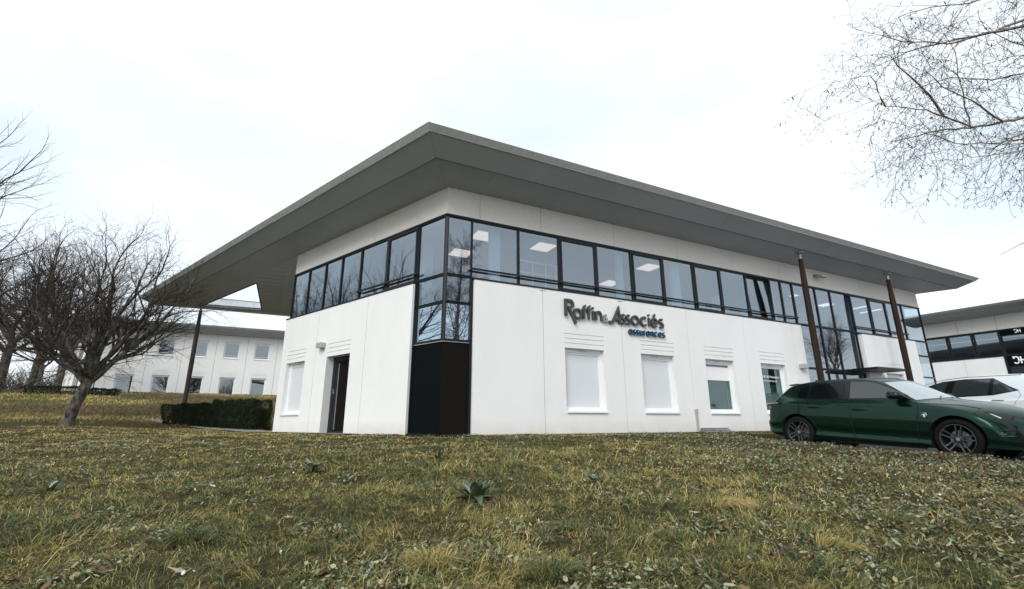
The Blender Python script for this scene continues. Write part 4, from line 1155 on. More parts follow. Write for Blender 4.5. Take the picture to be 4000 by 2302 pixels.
def green_car():
    S = dict(len=(-.83, 3.54), wb=2.675, rw=.325, arch=.372, sweep=.50, crown=.10, tumble=.55, belt=.97,
             zc=[(-.83, .60), (-.82, .72), (-.79, .90), (-.68, 1.01), (-.36, 1.26), (-.25, 1.335), (-.05, 1.385), (.35, 1.425), (.9, 1.44), (1.35, 1.435), (1.65, 1.395), (1.85, 1.305), (2.42, 1.005), (2.62, .975), (2.9, .935), (3.15, .875), (3.33, .80), (3.45, .70), (3.52, .58), (3.54, .50)],
             w=[(-.83, .66), (-.78, .74), (-.66, .82), (-.4, .885), (0, .915), (.5, .905), (2.0, .905), (2.675, .92), (3.0, .895), (3.25, .82), (3.42, .70), (3.52, .52), (3.54, .42)],
             crease=[(-.83, .93), (-.2, .93), (.9, .885), (2.2, .85), (3.1, .77), (3.6, .70)],
             zbot=[(-.83, .34), (-.6, .24), (-.3, .20), (.4, .17), (2.3, .16), (3.1, .19), (3.4, .20), (3.54, .26)])
    c = Car(S); root = empty('parked_car'); tag(root, 'dark green hatchback parked nose out at the edge of the lawn', 'car')
    b = c.body(root, M['car_green'])
    for sy in (-1, 1):
        fr = round_poly([(.00, 1.02), (-.015, 1.22), (.20, 1.315), (.97, 1.365), (1.40, 1.35), (1.72, 1.245), (2.17, .985), (1.5, .985), (.97, .99)], 1)
        c.side_patch('window_surround', fr, M['gloss_black'], root, sy, .003)
        wr = c.side_patch('rear_window', round_poly([(.28, 1.03), (.30, 1.305), (.60, 1.345), (.955, 1.355), (.975, 1.02)], 1), M['car_glass'], root, sy, .008)
        c.side_patch('quarter_window', round_poly([(.04, 1.045), (.04, 1.20), (.14, 1.265), (.255, 1.292), (.24, 1.035)], 1), M['car_glass'], root, sy, .008)
        c.side_patch('front_window', [(1.09, 1.01), (1.06, 1.345), (1.38, 1.330), (1.55, 1.285), (1.80, 1.175), (2.08, 1.01)], M['car_glass_clear'], root, sy, .008)
        # door joints
        door = c.side_line('door_joint', [(1.07, .98), (1.085, .80), (1.10, .5), (1.11, .235)], .010, M['gap'], root, sy)
        c.side_line('door_joint', [(2.17, .965), (2.21, .88), (2.17, .55), (2.14, .32), (2.10, .235), (1.11, .235), (.52, .26), (.44, .36), (.36, .55), (.22, .75), (.14, .88), (.13, 1.0)], .010, M['gap'], root, sy)
        c.side_line('bonnet_joint', [(2.24, .905), (2.5, .892), (2.8, .868), (3.04, .815)], .012, M['gap'], root, sy)
        c.side_line('bumper_joint', [(3.02, .80), (2.93, .71)], .007, M['gap'], root, sy)
        for (xa, xb, z) in ((.27, .50, .845), (1.13, 1.37, .80)):
            h0 = c.side_patch('handle_recess', round_poly([(xa - .01, z + .025), (xb + .01, z + .02), (xb + .01, z - .025), (xa - .01, z - .03)], 1), M['gap'], root, sy, .003)
            mb = MB(); y = sy * (c.yside((xa + xb) / 2, z)); V = []
            for t in np.linspace(0, 1, 9):
                xx = xa + (xb - xa) * t; o = .026 * math.sin(math.pi * min(1, max(0, t))) ** .5 + .002
                for dz_, k in ((.014, .9), (.012, 1.0), (-.010, 1.0), (-.012, .9)): V.append((xx, sy * (c.yside(xx, z) + o * k), z + dz_ + .004))
            mb.add(V, [(4 * i + j, 4 * i + (j + 1), 4 * i + 4 + (j + 1), 4 * i + 4 + j) for i in range(8) for j in range(3)])
            mb.build('door_handle', M['car_green'], root, smooth=True)
        mirror(root, sy, 1.93, 1.035, .82)
        c.side_patch('mirror_base', [(1.93, .985), (2.16, .96), (2.05, 1.03), (1.95, 1.06)], M['gloss_black'], root, sy, .012, th=.02)
        c.side_patch('head_light', [(3.04, .775), (3.12, .77), (3.40, .70), (3.50, .66), (3.49, .60), (3.36, .635), (3.22, .68)], M['head_light'], root, sy, .006)
        c.side_patch('daylight_strip', [(3.20, .66), (3.26, .66), (3.38, .50), (3.43, .34), (3.40, .33), (3.33, .48)], M['gloss_black'], root, sy, .010)
        c.side_patch('light_strip', [(3.12, .745), (3.155, .735), (3.25, .675), (3.235, .665)], M['chrome'], root, sy, .012)
        for i in range(9):
            z = .50 - i * .028; c.side_line('grille_bar', [(3.20 + i * .012, z), (3.40 + .008 * i, z + .01)], .012, M['gloss_black'], root, sy, .006)
        c.side_patch('tail_light', [(-.82, .93), (-.45, .955), (-.28, .93), (-.45, .905), (-.60, .87), (-.82, .86)], M['gloss_black'], root, sy, .006)
        c.side_patch('lamp_lens', [(-.80, .935), (-.42, .948), (-.40, .930), (-.80, .915)], M['tail_light'], root, sy, .010)
        # sill blade
        c.side_line('sill_trim', [(.60, .225), (1.4, .205), (2.26, .195)], .035, M['car_green'], root, sy, .028)
        c.side_line('under_sill', [(.62, .185), (2.24, .165)], .05, M['car_black'], root, sy, .004)
        for xw in (0, 2.675):
            make_wheel(root, xw, sy, .895, .325, rot=.18 if xw else .5)
            # liner
            q = MB(); q.lathe((xw, sy * .50, .335), (0, sy, 0), [(0, 0), (0, .366), (.37, .366)], 32); q.build('arch_liner', M['gap'], root)
        # black lower front lip
        c.side_line('front_lip', [(3.02, .225), (3.2, .215), (3.42, .215)], .03, M['car_green'], root, sy, .02)
        # shield badge on the wing
        bx, bz = 2.29, .695; s_ = .042
        sh = [(bx - s_, bz + s_ * 1.1), (bx, bz + s_ * 1.3), (bx + s_, bz + s_ * 1.1), (bx + s_ * .9, bz - s_ * .3), (bx + s_ * .45, bz - s_ * 1.0), (bx, bz - s_ * 1.3), (bx - s_ * .45, bz - s_ * 1.0), (bx - s_ * .9, bz - s_ * .3)]
        bd = c.side_patch('badge', sh, M['chrome'], root, sy, .008, th=.008)
        sh2 = [(bx + (x - bx) * .78, bz + (z - bz) * .8) for x, z in sh]; c.side_patch('badge_field', sh2, M['gloss_black'], root, sy, .0145)
        lion = [(bx - .022, bz + .022), (bx - .002, bz + .034), (bx + .020, bz + .026), (bx + .026, bz + .008), (bx + .014, bz + .004), (bx + .020, bz - .012), (bx + .004, bz - .034), (bx - .004, bz - .012), (bx - .018, bz - .018), (bx - .006, bz + .006)]
        c.side_patch('badge_mark', lion, M['chrome'], root, sy, .0165, sub=False)
    # glass of the windscreen and tailgate
    c.top_patch('windscreen', lambda u, y: (1.77 + .655 * u) - .50 * y * y, 20, lambda u: .575 + .17 * u, 0, 0, 14, M['windscreen'], root)
    c.top_patch('windscreen_band', lambda u, y: (1.745 + .04 * u) - .50 * y * y, 20, lambda u: .57, 0, 0, 2, M['gloss_black'], root, .006)
    c.top_patch('rear_screen', lambda u, y: (-.42 - .25 * u) + .20 * y * y, 16, lambda u: .52 + .08 * u, 0, 0, 8, M['car_glass'], root)
    # wiper, aerial, spoiler blade, plate
    mb = MB(); mb.tube((2.35, -.35, 1.035), (2.20, .30, 1.085), .008, .006, 6); mb.tube((2.42, -.1, 1.02), (2.25, .05, 1.07), .009, .007, 6); mb.build('wiper', M['car_black'], root)
    mb = MB(); mb.hexa([(-.02, -.02, 1.395), (.14, -.015, 1.405), (.14, .015, 1.405), (-.02, .02, 1.395), (-.02, -.004, 1.455), (.02, -.004, 1.45), (.02, .004, 1.45), (-.02, .004, 1.455)]); mb.build('aerial', M['car_green'], root)
    mb = MB(); P = [(-.33, -.50, 1.315), (-.14, -.50, 1.335), (-.14, .50, 1.335), (-.33, .50, 1.315)]; mb.hexa(P + [(x, y, z + .03) for x, y, z in P]); mb.build('spoiler', M['gloss_black'], root, bevel=.008)
    place_car(root, 6.915, 10.889, -.524, -1.105, -.0282)
green_car()

def white_car():
    S = dict(len=(-.74, 3.52), wb=2.77, rw=.345, arch=.385, sweep=.42, crown=.07, tumble=.46, belt=1.02,
             zc=[(-.74, .60), (-.73, .80), (-.70, 1.02), (-.60, 1.20), (-.45, 1.46), (-.36, 1.50), (0, 1.535), (.6, 1.565), (1.2, 1.57), (1.7, 1.53), (2.1, 1.42), (2.85, 1.04), (3.1, .99), (3.3, .90), (3.42, .80), (3.50, .66), (3.52, .5)],
             w=[(-.74, .68), (-.68, .80), (-.5, .87), (0, .905), (.5, .905), (2.3, .905), (2.77, .905), (3.1, .86), (3.35, .74), (3.48, .58), (3.52, .45)],
             crease=[(-.8, .93), (1.5, .90), (3.6, .86)], zbot=[(-.74, .34), (-.3, .22), (2.6, .18), (3.52, .28)])
    c = Car(S); root = empty('parked_car'); tag(root, 'white hatchback parked nose in behind the green car with dark tinted rear windows', 'car')
    c.body(root, M['car_white'])
    for sy in (-1, 1):
        c.side_patch('window_surround', [(.12, 1.135), (.32, 1.25), (.62, 1.455), (1.2, 1.475), (1.7, 1.44), (2.0, 1.35), (2.45, 1.13), (2.45, 1.07), (1.5, 1.02), (.62, 1.04)], M['gloss_black'], root, sy, .003)
        c.side_patch('rear_window', [(.72, 1.05), (.68, 1.445), (1.40, 1.455), (1.50, 1.035)], M['car_glass_clear'], root, sy, .008)
        c.side_patch('quarter_window', [(.20, 1.135), (.60, 1.425), (.63, 1.06)], M['car_glass_clear'], root, sy, .008)
        c.side_patch('front_window', [(1.66, 1.04), (1.56, 1.445), (1.75, 1.42), (2.0, 1.32), (2.38, 1.10)], M['car_glass_clear'], root, sy, .008)
        c.side_line('door_joint', [(1.55, 1.03), (1.56, .6), (1.55, .24)], .009, M['steel'], root, sy)
        c.side_line('door_joint', [(.14, 1.12), (.10, 1.04), (.14, .96), (.34, .62), (.45, .32)], .009, M['steel'], root, sy)
        for (xa, xb, z) in ((.40, .64, .93), (1.62, 1.86, .92)):
            mb = MB(); V = []
            for t in np.linspace(0, 1, 9):
                xx = xa + (xb - xa) * t; o = .028 * math.sin(math.pi * t) ** .5 + .002
                for dz_, k in ((.016, .9), (.014, 1.0), (-.010, 1.0), (-.012, .9)): V.append((xx, sy * (c.yside(xx, z) + o * k), z + dz_))
            mb.add(V, [(4 * i + j, 4 * i + (j + 1), 4 * i + 4 + (j + 1), 4 * i + 4 + j) for i in range(8) for j in range(3)])
            mb.build('door_handle', M['car_white'], root, smooth=True)
            c.side_line('handle_shadow', [(xa, z - .018), (xb, z - .018)], .012, M['gap'], root, sy, .002)
        mirror(root, sy, 2.25, 1.10, .86)
        for xw in (0, 2.77): make_wheel(root, xw, sy, .885, .345)
        c.side_line('roof_rail', [(.1, 1.50), (.6, 1.515), (1.2, 1.52), (1.7, 1.49), (2.1, 1.385), (2.6, 1.145)], .016, M['steel'], root, sy, .008)
    c.top_patch('windscreen', lambda u, y: (2.02 + .80 * u) - .42 * y * y, 18, lambda u: .60 + .16 * u, 0, 0, 12, M['car_glass_clear'], root)
    c.top_patch('rear_screen', lambda u, y: (-.46 - .16 * u) + .2 * y * y, 14, lambda u: .55, 0, 0, 8, M['car_glass'], root)
    place_car(root, 12.55, 11.25, -.43, R(108), .01)
white_car()

# ------------------------------------------------------------------ trees
def tube_mesh(name, S, m, parent, sides=3):
    """S: array (n,8) p0 p1 r0 r1 -> one mesh of tapered prisms"""
    S = np.asarray(S, float); p0, p1, r0, r1 = S[:, 0:3], S[:, 3:6], S[:, 6:7], S[:, 7:8]
    d = p1 - p0; d /= (np.linalg.norm(d, axis=1)[:, None] + 1e-9)
    ref = np.where(np.abs(d[:, 2:3]) > .9, np.array([[1., 0, 0]]), np.array([[0, 0, 1.]]))
    a = np.cross(d, ref); a /= np.linalg.norm(a, axis=1)[:, None]; b = np.cross(d, a)
    rings = []
    for p, r in ((p0, r0), (p1, r1)):
        for i in range(sides):
            t = 2 * math.pi * i / sides; rings.append(p + (a * math.cos(t) + b * math.sin(t)) * r)
    V = np.stack(rings, 1).reshape(-1, 3); n = len(S); o = parent_origin(parent)
    base = (np.arange(n) * 2 * sides)[:, None]
    Fc = []
    for i in range(sides):
        j = (i + 1) % sides; Fc.append(np.stack([base[:, 0] + i, base[:, 0] + j, base[:, 0] + sides + j, base[:, 0] + sides + i], 1))
    Fc = np.concatenate(Fc); me = bpy.data.meshes.new(name)
    V = V - np.array(o); me.vertices.add(len(V)); me.vertices.foreach_set('co', V.astype('f').ravel())
    me.loops.add(len(Fc) * 4); me.loops.foreach_set('vertex_index', Fc.astype('i').ravel())
    me.polygons.add(len(Fc)); me.polygons.foreach_set('loop_start', (np.arange(len(Fc)) * 4).astype('i'))
    me.update(calc_edges=True)
    me.polygons.foreach_set('use_smooth', [True] * len(Fc)); me.materials.append(m)
    ob = bpy.data.objects.new(name, me); COL.objects.link(ob); ob.parent = parent; return ob

def grow(rnd, p, d, length, r, level, P, thick, thin):
    """recursive limb; P[level] = (segments, wander, lift, children, spread, child length ratio, start fraction)"""
    seg, wander, lift, kids, spread, ratio, st = P[level]
    pts = [(p.copy(), r)]; dd = d.copy(); sl = length / seg; rr = r
    rend = r * (.45 if level < len(P) - 1 else .5)
    for i in range(seg):
        dd = (dd + Vector((rnd.gauss(0, wander), rnd.gauss(0, wander), rnd.gauss(0, wander) + lift))).normalized()
        q = pts[-1][0] + dd * sl * rnd.uniform(.85, 1.15); r1 = r + (rend - r) * (i + 1) / seg
        pts.append((q, r1)); (thick if pts[-2][1] > .02 else thin).append((*pts[-2][0], *q, pts[-2][1], r1))
    if level + 1 < len(P):
        off = rnd.uniform(0, 6.28)
        for k in range(kids):
            f = st + (1 - st) * (k + rnd.uniform(.1, .9)) / kids; i = min(seg - 1, int(f * seg)); fr = f * seg - i
            a, ra = pts[i]; b, rb = pts[i + 1]; q = a.lerp(b, fr); ax = (b - a).normalized(); rk = (ra + (rb - ra) * fr)
            o = ax.orthogonal().normalized(); off += 2.4 + rnd.uniform(-.5, .5); o.rotate(Matrix.Rotation(off, 3, ax))
            s = spread * rnd.uniform(.65, 1.3); nd = (ax * math.cos(s) + o * math.sin(s)).normalized()
            grow(rnd, q, nd, length * ratio * rnd.uniform(.65, 1.2) * (1.15 - .45 * f), max(rk * .55, .0036), level + 1, P, thick, thin)
        # the leader continues
        a, ra = pts[-1]; grow(rnd, a, dd, length * ratio * .8, max(ra * .80, .0036), level + 1, P, thick, thin)

def bare_tree(name, x, y, label, trunk_h, trunk_r, lean, limbs, limb_len, P, seed, cat='tree', group=None, twig='twig', bark='bark', limb_up=(.35, 1.0), z=None):
    rnd = random.Random(seed); z0 = gz(x, y) - .1 if z is None else z
    root = empty(name, (x, y, z0)); tag(root, label, cat, group)
    thick, thin, tr = [], [], []
    p = Vector((x, y, z0)); d = Vector((lean[0], lean[1], 1)).normalized(); n = 7; pts = [(p.copy(), trunk_r * 1.25)]
    for i in range(n):
        dd = (d + Vector((rnd.gauss(0, .06), rnd.gauss(0, .06), 0))).normalized(); q = pts[-1][0] + dd * trunk_h / n
        pts.append((q, trunk_r * (1.0 - .22 * (i + 1) / n)))
    # continuous trunk
    mb = MB(); k = 14; V = []
    for (q, r) in pts:
        for i in range(k):
            t = 2 * math.pi * i / k; rr = r * (1 + .07 * math.sin(3 * t + q.z * 2) + rnd.uniform(-.05, .05)); V.append(q + Vector((math.cos(t) * rr, math.sin(t) * rr, 0)))
    mb.add(V, [(j * k + i, j * k + (i + 1) % k, (j + 1) * k + (i + 1) % k, (j + 1) * k + i) for j in range(n) for i in range(k)]); mb.build('trunk', M[bark], root, smooth=True)
    top = pts[-1][0]
    for i in range(limbs):
        a = 2 * math.pi * (i + rnd.uniform(-.3, .3)) / limbs; up_ = rnd.uniform(*limb_up)
        dd = Vector((math.cos(a) + lean[0] * .4, math.sin(a) + lean[1] * .4, up_)).normalized()
        st = pts[-1 - (i % 2)][0] if i % 3 else top
        grow(rnd, st.copy(), dd, limb_len * rnd.uniform(.8, 1.15), trunk_r * rnd.uniform(.38, .55), 0, P, thick, thin)
    tube_mesh('limbs', thick, M[bark], root, 6); tube_mesh('crown', thin, M[twig], root, 3)
    return root

# (segments, wander, lift, children, spread, ratio, start)
PA = [(6, .15, .14, 6, .70, .62, .12), (5, .16, .07, 6, .62, .60, .2), (4, .16, .03, 5, .65, .60, .1), (4, .18, .0, 2, .6, .6, .15), (3, .16, .0, 0, 0, 0, 0)]
bare_tree('bare_tree', -14.75, 16.1, 'bare spreading tree with a leaning lichen covered trunk at the edge of the lawn', 1.7, .19, (.20, .1), 11, 3.35, PA, 5, limb_up=(.30, 3.4))
bare_tree('bare_tree', -21.3, 19.5, 'bare tree with an upright trunk cut by the left edge of the picture', 3.2, .19, (.06, 0), 7, 3.7, PA, 8, limb_up=(.2, 3.2))
PB = [(6, .12, .06, 6, .7, .6, .12), (4, .15, .04, 7, .65, .55, .15), (3, .16, .0, 6, .6, .55, .1), (3, .16, .0, 0, 0, 0, 0)]
bare_tree('bare_tree', -31.5, 33, 'bare tree on the bank with a small dark bush at its foot', 3.2, .24, (0, 0), 7, 4.6, PB, 21, twig='twig_far', limb_up=(.4, 3.5))
bare_tree('bare_tree', -36.5, 36, 'bare tree near the left end of the back building', 3.4, .25, (.05, 0), 7, 4.9, PB, 22, twig='twig_far', limb_up=(.4, 3.5))
bare_tree('bare_tree', -37, 30, 'bare tree behind the tree at the left edge of the picture', 3.2, .26, (0, 0), 7, 4.6, PB, 23, twig='twig_far', limb_up=(.4, 3.5))
bare_tree('bare_tree', -47, 47, 'farther bare tree beyond the end of the back building', 3.4, .26, (0, 0), 7, 5.6, PB, 24, twig='twig_far', limb_up=(.4, 3.5))
PC = [(7, .10, .03, 7, .55, .62, .25), (5, .12, .02, 6, .5, .5, .2), (4, .14, .0, 4, .5, .5, .2), (3, .14, .0, 0, 0, 0, 0)]
bare_tree('bare_tree', -21.0, 13.7, 'bare tree beyond the left edge whose long branches reach into the picture', 3.2, .2, (.08, .05), 11, 4.7, PC, 31, limb_up=(.5, 3.0))
# off to the right, mirrored in the entrance glazing
bare_tree('birch_tree', 28.5, 17.8, 'slender birch beyond the car park mirrored in the entrance glazing', 4.0, .11, (0, 0), 7, 2.2, PB, 41, bark='birch_bark', twig='birch_twig', limb_up=(.8, 3.0))

# far thicket and low bush
def thicket(name, label_kind, pts, h, n, seed, parent=None):
    rng = np.random.default_rng(seed); S = []
    for k in range(n):
        u = rng.random() * (len(pts) - 1); i = int(u); f = u - i
        x = pts[i][0] + (pts[i + 1][0] - pts[i][0]) * f + rng.normal() * .8; y = pts[i][1] + (pts[i + 1][1] - pts[i][1]) * f + rng.normal() * .8
        z = gz(x, y); hh = h * rng.uniform(.4, 1.0); p = np.array([x, y, z + rng.uniform(0, hh * .4)]); d = np.array([rng.normal() * .4, rng.normal() * .4, 1.])
        for s in range(3):
            q = p + d * hh / 4; S.append((*p, *q, .02, .012)); p = q; d = d + np.array([rng.normal() * .5, rng.normal() * .5, rng.normal() * .2])
    return S
rt_ = empty('far_thicket', (-50, 50, 2)); tag(rt_, kind='stuff')
S_ = thicket('thicket', '', [(-95, 52), (-75, 60), (-60, 66), (-48, 70), (-30, 78)], 5.0, 8000, 4)
tube_mesh('brushwood', S_, M['twig_far'], rt_, 3)['kind'] = 'stuff'
S_ = thicket('thicket', '', [(-80, 55), (-62, 58), (-50, 62)], 1.5, 4500, 5)
tube_mesh('hedgerow', S_, M['twig_far'], rt_, 3)['kind'] = 'stuff'
bs = empty('low_bush', (-31, 32.6, gz(-31, 32.6))); tag(bs, 'small dark evergreen bush at the foot of a tree on the bank', 'bush')
leaf_cloud('foliage', [((-31.0, 32.4, gz(-31, 32.4) + .15), 1.6, .6, .35, .3), ((-28.6, 33.2, gz(-28.6, 33.2) + .1), 1.0, .5, .3, .3)], 9000, .05, [(.010, .016, .008), (.03, .045, .02)], bs, np.random.default_rng(9))

# ------------------------------------------------------------------ birch on the right whose branches reach over
def birch():
    rnd = random.Random(77); base = Vector((7.5, 3.0, gz(7.5, 3.0) - .1))
    root = empty('birch_tree', tuple(base)); tag(root, 'bare birch beyond the right edge, drooping twigs with catkins hanging in the sky', 'tree')
    def path(mb, pts, rs, k=8):
        V = []
        for i, (q, r) in enumerate(zip(pts, rs)):
            d = (pts[min(i + 1, len(pts) - 1)] - pts[max(i - 1, 0)]).normalized(); a = d.orthogonal().normalized() if abs(d.z) < .95 else Vector((1, 0, 0)); b = d.cross(a).normalized(); a = b.cross(d)
            for j in range(k): t = 2 * math.pi * j / k; V.append(q + a * math.cos(t) * r + b * math.sin(t) * r)
        mb.add(V, [(j * k + i, j * k + (i + 1) % k, (j + 1) * k + (i + 1) % k, (j + 1) * k + i) for j in range(len(pts) - 1) for i in range(k)])
    trunk = [base, base + Vector((.05, .0, 2)), base + Vector((-.05, .05, 4)), base + Vector((.0, .0, 6)), base + Vector((.1, .05, 8)), base + Vector((.1, .1, 10))]
    mb = MB(); path(mb, trunk, [.17, .14, .12, .095, .06, .02], 12); mb.build('trunk', M['birch_bark'], root, smooth=True)
    def at(X, Y, D):
        # picture direction (2530 px wide copy of the photo) measured once, distance D chosen per limb: real position in the tree
        v = rt * ((X - 1265) / 1161.4) + u2 * ((728 - Y) / 1161.4) + fw
        return v * (D / v.length)
    limbs = []
    def limb(pts, r0, r1):
        P = [at(*p) for p in pts]
        # resample smooth with a little wander
        Q = []
        for a, b in zip(P, P[1:]):
            k = max(2, int((b - a).length / .12))
            for i in range(k): Q.append(a.lerp(b, i / k) + Vector((rnd.gauss(0, .006), rnd.gauss(0, .006), rnd.gauss(0, .006))))
        Q.append(P[-1]); n = len(Q); rs = [r0 + (r1 - r0) * i / (n - 1) for i in range(n)]
        m_ = MB(); path(m_, Q, rs, 6); limbs.append((Q, rs)); return m_
    def join(tz): return Vector((base.x, base.y, base.z + tz))
    def pt(v): # world -> inverse of at() input, so limbs can start on the trunk
        D = v.length; z = v.dot(fw); return (1265 + v.dot(rt) / z * 1161.4, 728 - v.dot(u2) / z * 1161.4, D)
    allm = MB()
    spec = [
        ([pt(join(3.2)), (2545, 293, 7.4), (2400, 318, 6.6), (2330, 290, 6.2), (2240, 268, 5.8), (2190, 265, 5.55)], .030, .003),
        ([(2330, 290, 6.2), (2300, 240, 6.1), (2240, 190, 5.9), (2200, 140, 5.75)], .013, .003),
        ([(2190, 265, 5.55), (2170, 230, 5.5), (2150, 190, 5.4)], .008, .003),
        ([(2400, 318, 6.6), (2385, 270, 6.6), (2370, 190, 6.5), (2360, 130, 6.4)], .008, .003),
        ([(2400, 318, 6.6), (2320, 325, 6.1), (2240, 345, 5.8), (2200, 352, 5.55)], .010, .003),
        ([pt(join(4.4)), (2560, 40, 7.6), (2430, 90, 7.0), (2340, 110, 6.6), (2230, 105, 6.2), (2180, 90, 6.0)], .030, .003),
        ([(2560, 62, 7.5), (2440, 85, 7.0), (2330, 108, 6.6), (2240, 130, 6.2), (2190, 155, 6.0)], .016, .003),
        ([pt(join(5.2)), (2550, -40, 8.0), (2400, 10, 7.2), (2300, 20, 6.8), (2220, 45, 6.5)], .02, .003),
        ([pt(join(2.6)), (2560, 340, 7.2), (2450, 360, 6.5), (2360, 355, 6.1), (2290, 335, 5.8)], .018, .003),
        ([pt(join(2.4)), (2550, 372, 6.9), (2470, 385, 6.4), (2400, 392, 6.0)], .014, .003),
        ([(2472, 304, 7.0), (2400, 250, 6.5), (2330, 220, 6.3), (2290, 180, 6.1)], .010, .003),
        ([pt(join(3.7)), (2560, 180, 7.4), (2450, 200, 7.0), (2350, 195, 6.6), (2260, 220, 6.2)], .018, .003),
    ]
    for s, a, b in spec:
        m_ = limb(s, a, b); allm.add(m_.v, m_.f)
    allm.build('limbs', M['birch_bark'], root, smooth=True)
    S = []; cat = []; lf = []
    def twig(p, d, n, sl, r, lvl):
        for i in range(n):
            d = (d + Vector((rnd.gauss(0, .13), rnd.gauss(0, .13), rnd.gauss(0, .10) - .085))).normalized(); q = p + d * sl; r2__ = r * .88
            S.append((*p, *q, r, r2__)); 
            if lvl < 2 and rnd.random() < (.62 if lvl == 0 else .42):
                o = d.orthogonal(); o.rotate(Matrix.Rotation(rnd.uniform(0, 6.28), 3, d)); nd = (d * .75 + o * .65 + Vector((0, 0, -.15))).normalized()
                twig(q, nd, rnd.randint(3, 6) if lvl == 0 else rnd.randint(2, 4), sl * .8, max(.0016, r2__ * .7), lvl + 1)
            if rnd.random() < .010: cat.append((q.copy(), d.copy()))
            if rnd.random() < .0022: lf.append(q.copy())
            p, r = q, r2__
        # buds forking at the tip
        for s_ in (-1, 1):
            o = d.orthogonal(); o.rotate(Matrix.Rotation(rnd.uniform(0, 6.28), 3, d)); q = p + (d * .8 + o * .6 * s_).normalized() * .025; S.append((*p, *q, .0018, .0012))
    for Q, rs in limbs:
        n = len(Q)
        for i in range(int(n * .18), n):
            if rs[i] > .024: continue
            for _ in range(1 if rnd.random() < .97 else 0):
                d = (Q[min(i + 1, n - 1)] - Q[max(i - 1, 0)]).normalized(); o = d.orthogonal(); o.rotate(Matrix.Rotation(rnd.uniform(0, 6.28), 3, d))
                twig(Q[i].copy(), (d * .8 + o * .65).normalized(), rnd.randint(5, 9), .074, .0027, 0)
    # upper crown for the reflection in the corner glass
    thick, thin = [], []
    PD = [(6, .10, .02, 8, .6, .55, .15), (5, .12, -.04, 7, .6, .55, .15), (4, .14, -.06, 5, .6, .5, .15), (3, .14, -.08, 0, 0, 0, 0)]
    for k in range(30):
        h = 1.9 + k * .27; a = k * 2.4; grow(rnd, join(h), Vector((math.cos(a), math.sin(a), .9)).normalized() if not (k % 3 == 0) else Vector((.6 * math.cos(a), .6 * math.sin(a), .9)).normalized(), 2.5 - .055 * k, .035 - .0008 * k, 0, PD, thick, thin)
    def off_picture(s):
        v = Vector(s[3:6]); z = v.dot(fw)
        return z < .2 or v.dot(rt) / z * 1161.4 > 1150
    thick = [s for s in thick if off_picture(s)]; thin = [s for s in thin if off_picture(s)]
    if thick: tube_mesh('limbs', thick, M['birch_bark'], root, 5)
    tube_mesh('crown', thin, M['birch_twig'], root, 3)
    tube_mesh('twigs', S, M['birch_twig'], root, 3)
    mb = MB()
    for (q, d) in cat:
        e = q + Vector((rnd.gauss(0, .008), rnd.gauss(0, .008), -.035)); mb.lathe(q, e - q, [(0, .001), (.006, .004), (.02, .005), (.034, .003), (.038, 0)], 6)
    if cat: mb.build('catkins', M['catkin'], root)['kind'] = 'stuff'
    mb = MB()
    for q in lf:
        a = Vector((rnd.gauss(0, 1), rnd.gauss(0, 1), rnd.gauss(0, .4) - .8)).normalized() * .04; b = a.orthogonal().normalized() * .014
        m_ = q + a * .5; mb.add([q, m_ + b, q + a, m_ - b + Vector((0, 0, .008))], [(0, 1, 2), (0, 2, 3)])
    if lf: mb.build('dead_leaves', M['leaf_brown'], root)
birch()

# ------------------------------------------------------------------ lawn: blades, broad leaves, litter, daisies
def vnoise(x, y, s, seed=0):
    """smooth value noise"""
    x = x / s; y = y / s; xi = np.floor(x).astype(int); yi = np.floor(y).astype(int); fx = x - xi; fy = y - yi; fx = fx * fx * (3 - 2 * fx); fy = fy * fy * (3 - 2 * fy)
    def h(a, b):
        n = (a * 374761393 + b * 668265263 + seed * 974711) & 0x7fffffff; n = ((n ^ (n >> 13)) * 1274126177) & 0x7fffffff; return ((n ^ (n >> 16)) & 0xffff) / 65535.
    return (h(xi, yi) * (1 - fx) + h(xi + 1, yi) * fx) * (1 - fy) + (h(xi, yi + 1) * (1 - fx) + h(xi + 1, yi + 1) * fx) * fy

def sample_lawn(n, rng, r0, r1, power, amax=66):
    u = rng.random(n); k = 2 - power
    r = (r0 ** k + u * (r1 ** k - r0 ** k)) ** (1 / k)
    a = R(amax) * (rng.random(n) * 2 - 1); x = r * np.sin(a); y = r * np.cos(a)
    t, q = tq(x, y)
    pl = -(x - CX) * F.n['L'].x - (y - CY) * F.n['L'].y
    tl_ = (x - CX) * dL[0] + (y - CY) * dL[1]; inside = (q > -.22) & (pl > -np.where(tl_ > 2.6, .62, .30)) & (tl_ < 8.3)
    ok = ~is_asphalt(x, y) & ~inside & ~((q > -.26) & (t > -.2))
    return x[ok], y[ok], r[ok]

def right_litter(x, y):
    """0..1 where clover and dead leaves take over the lawn (towards the car)"""
    s = (x * .9 - y * .10 - 1.4) / 3.2 + (vnoise(x, y, .9, 5) - .5) * .9
    return np.clip(s, 0, 1)

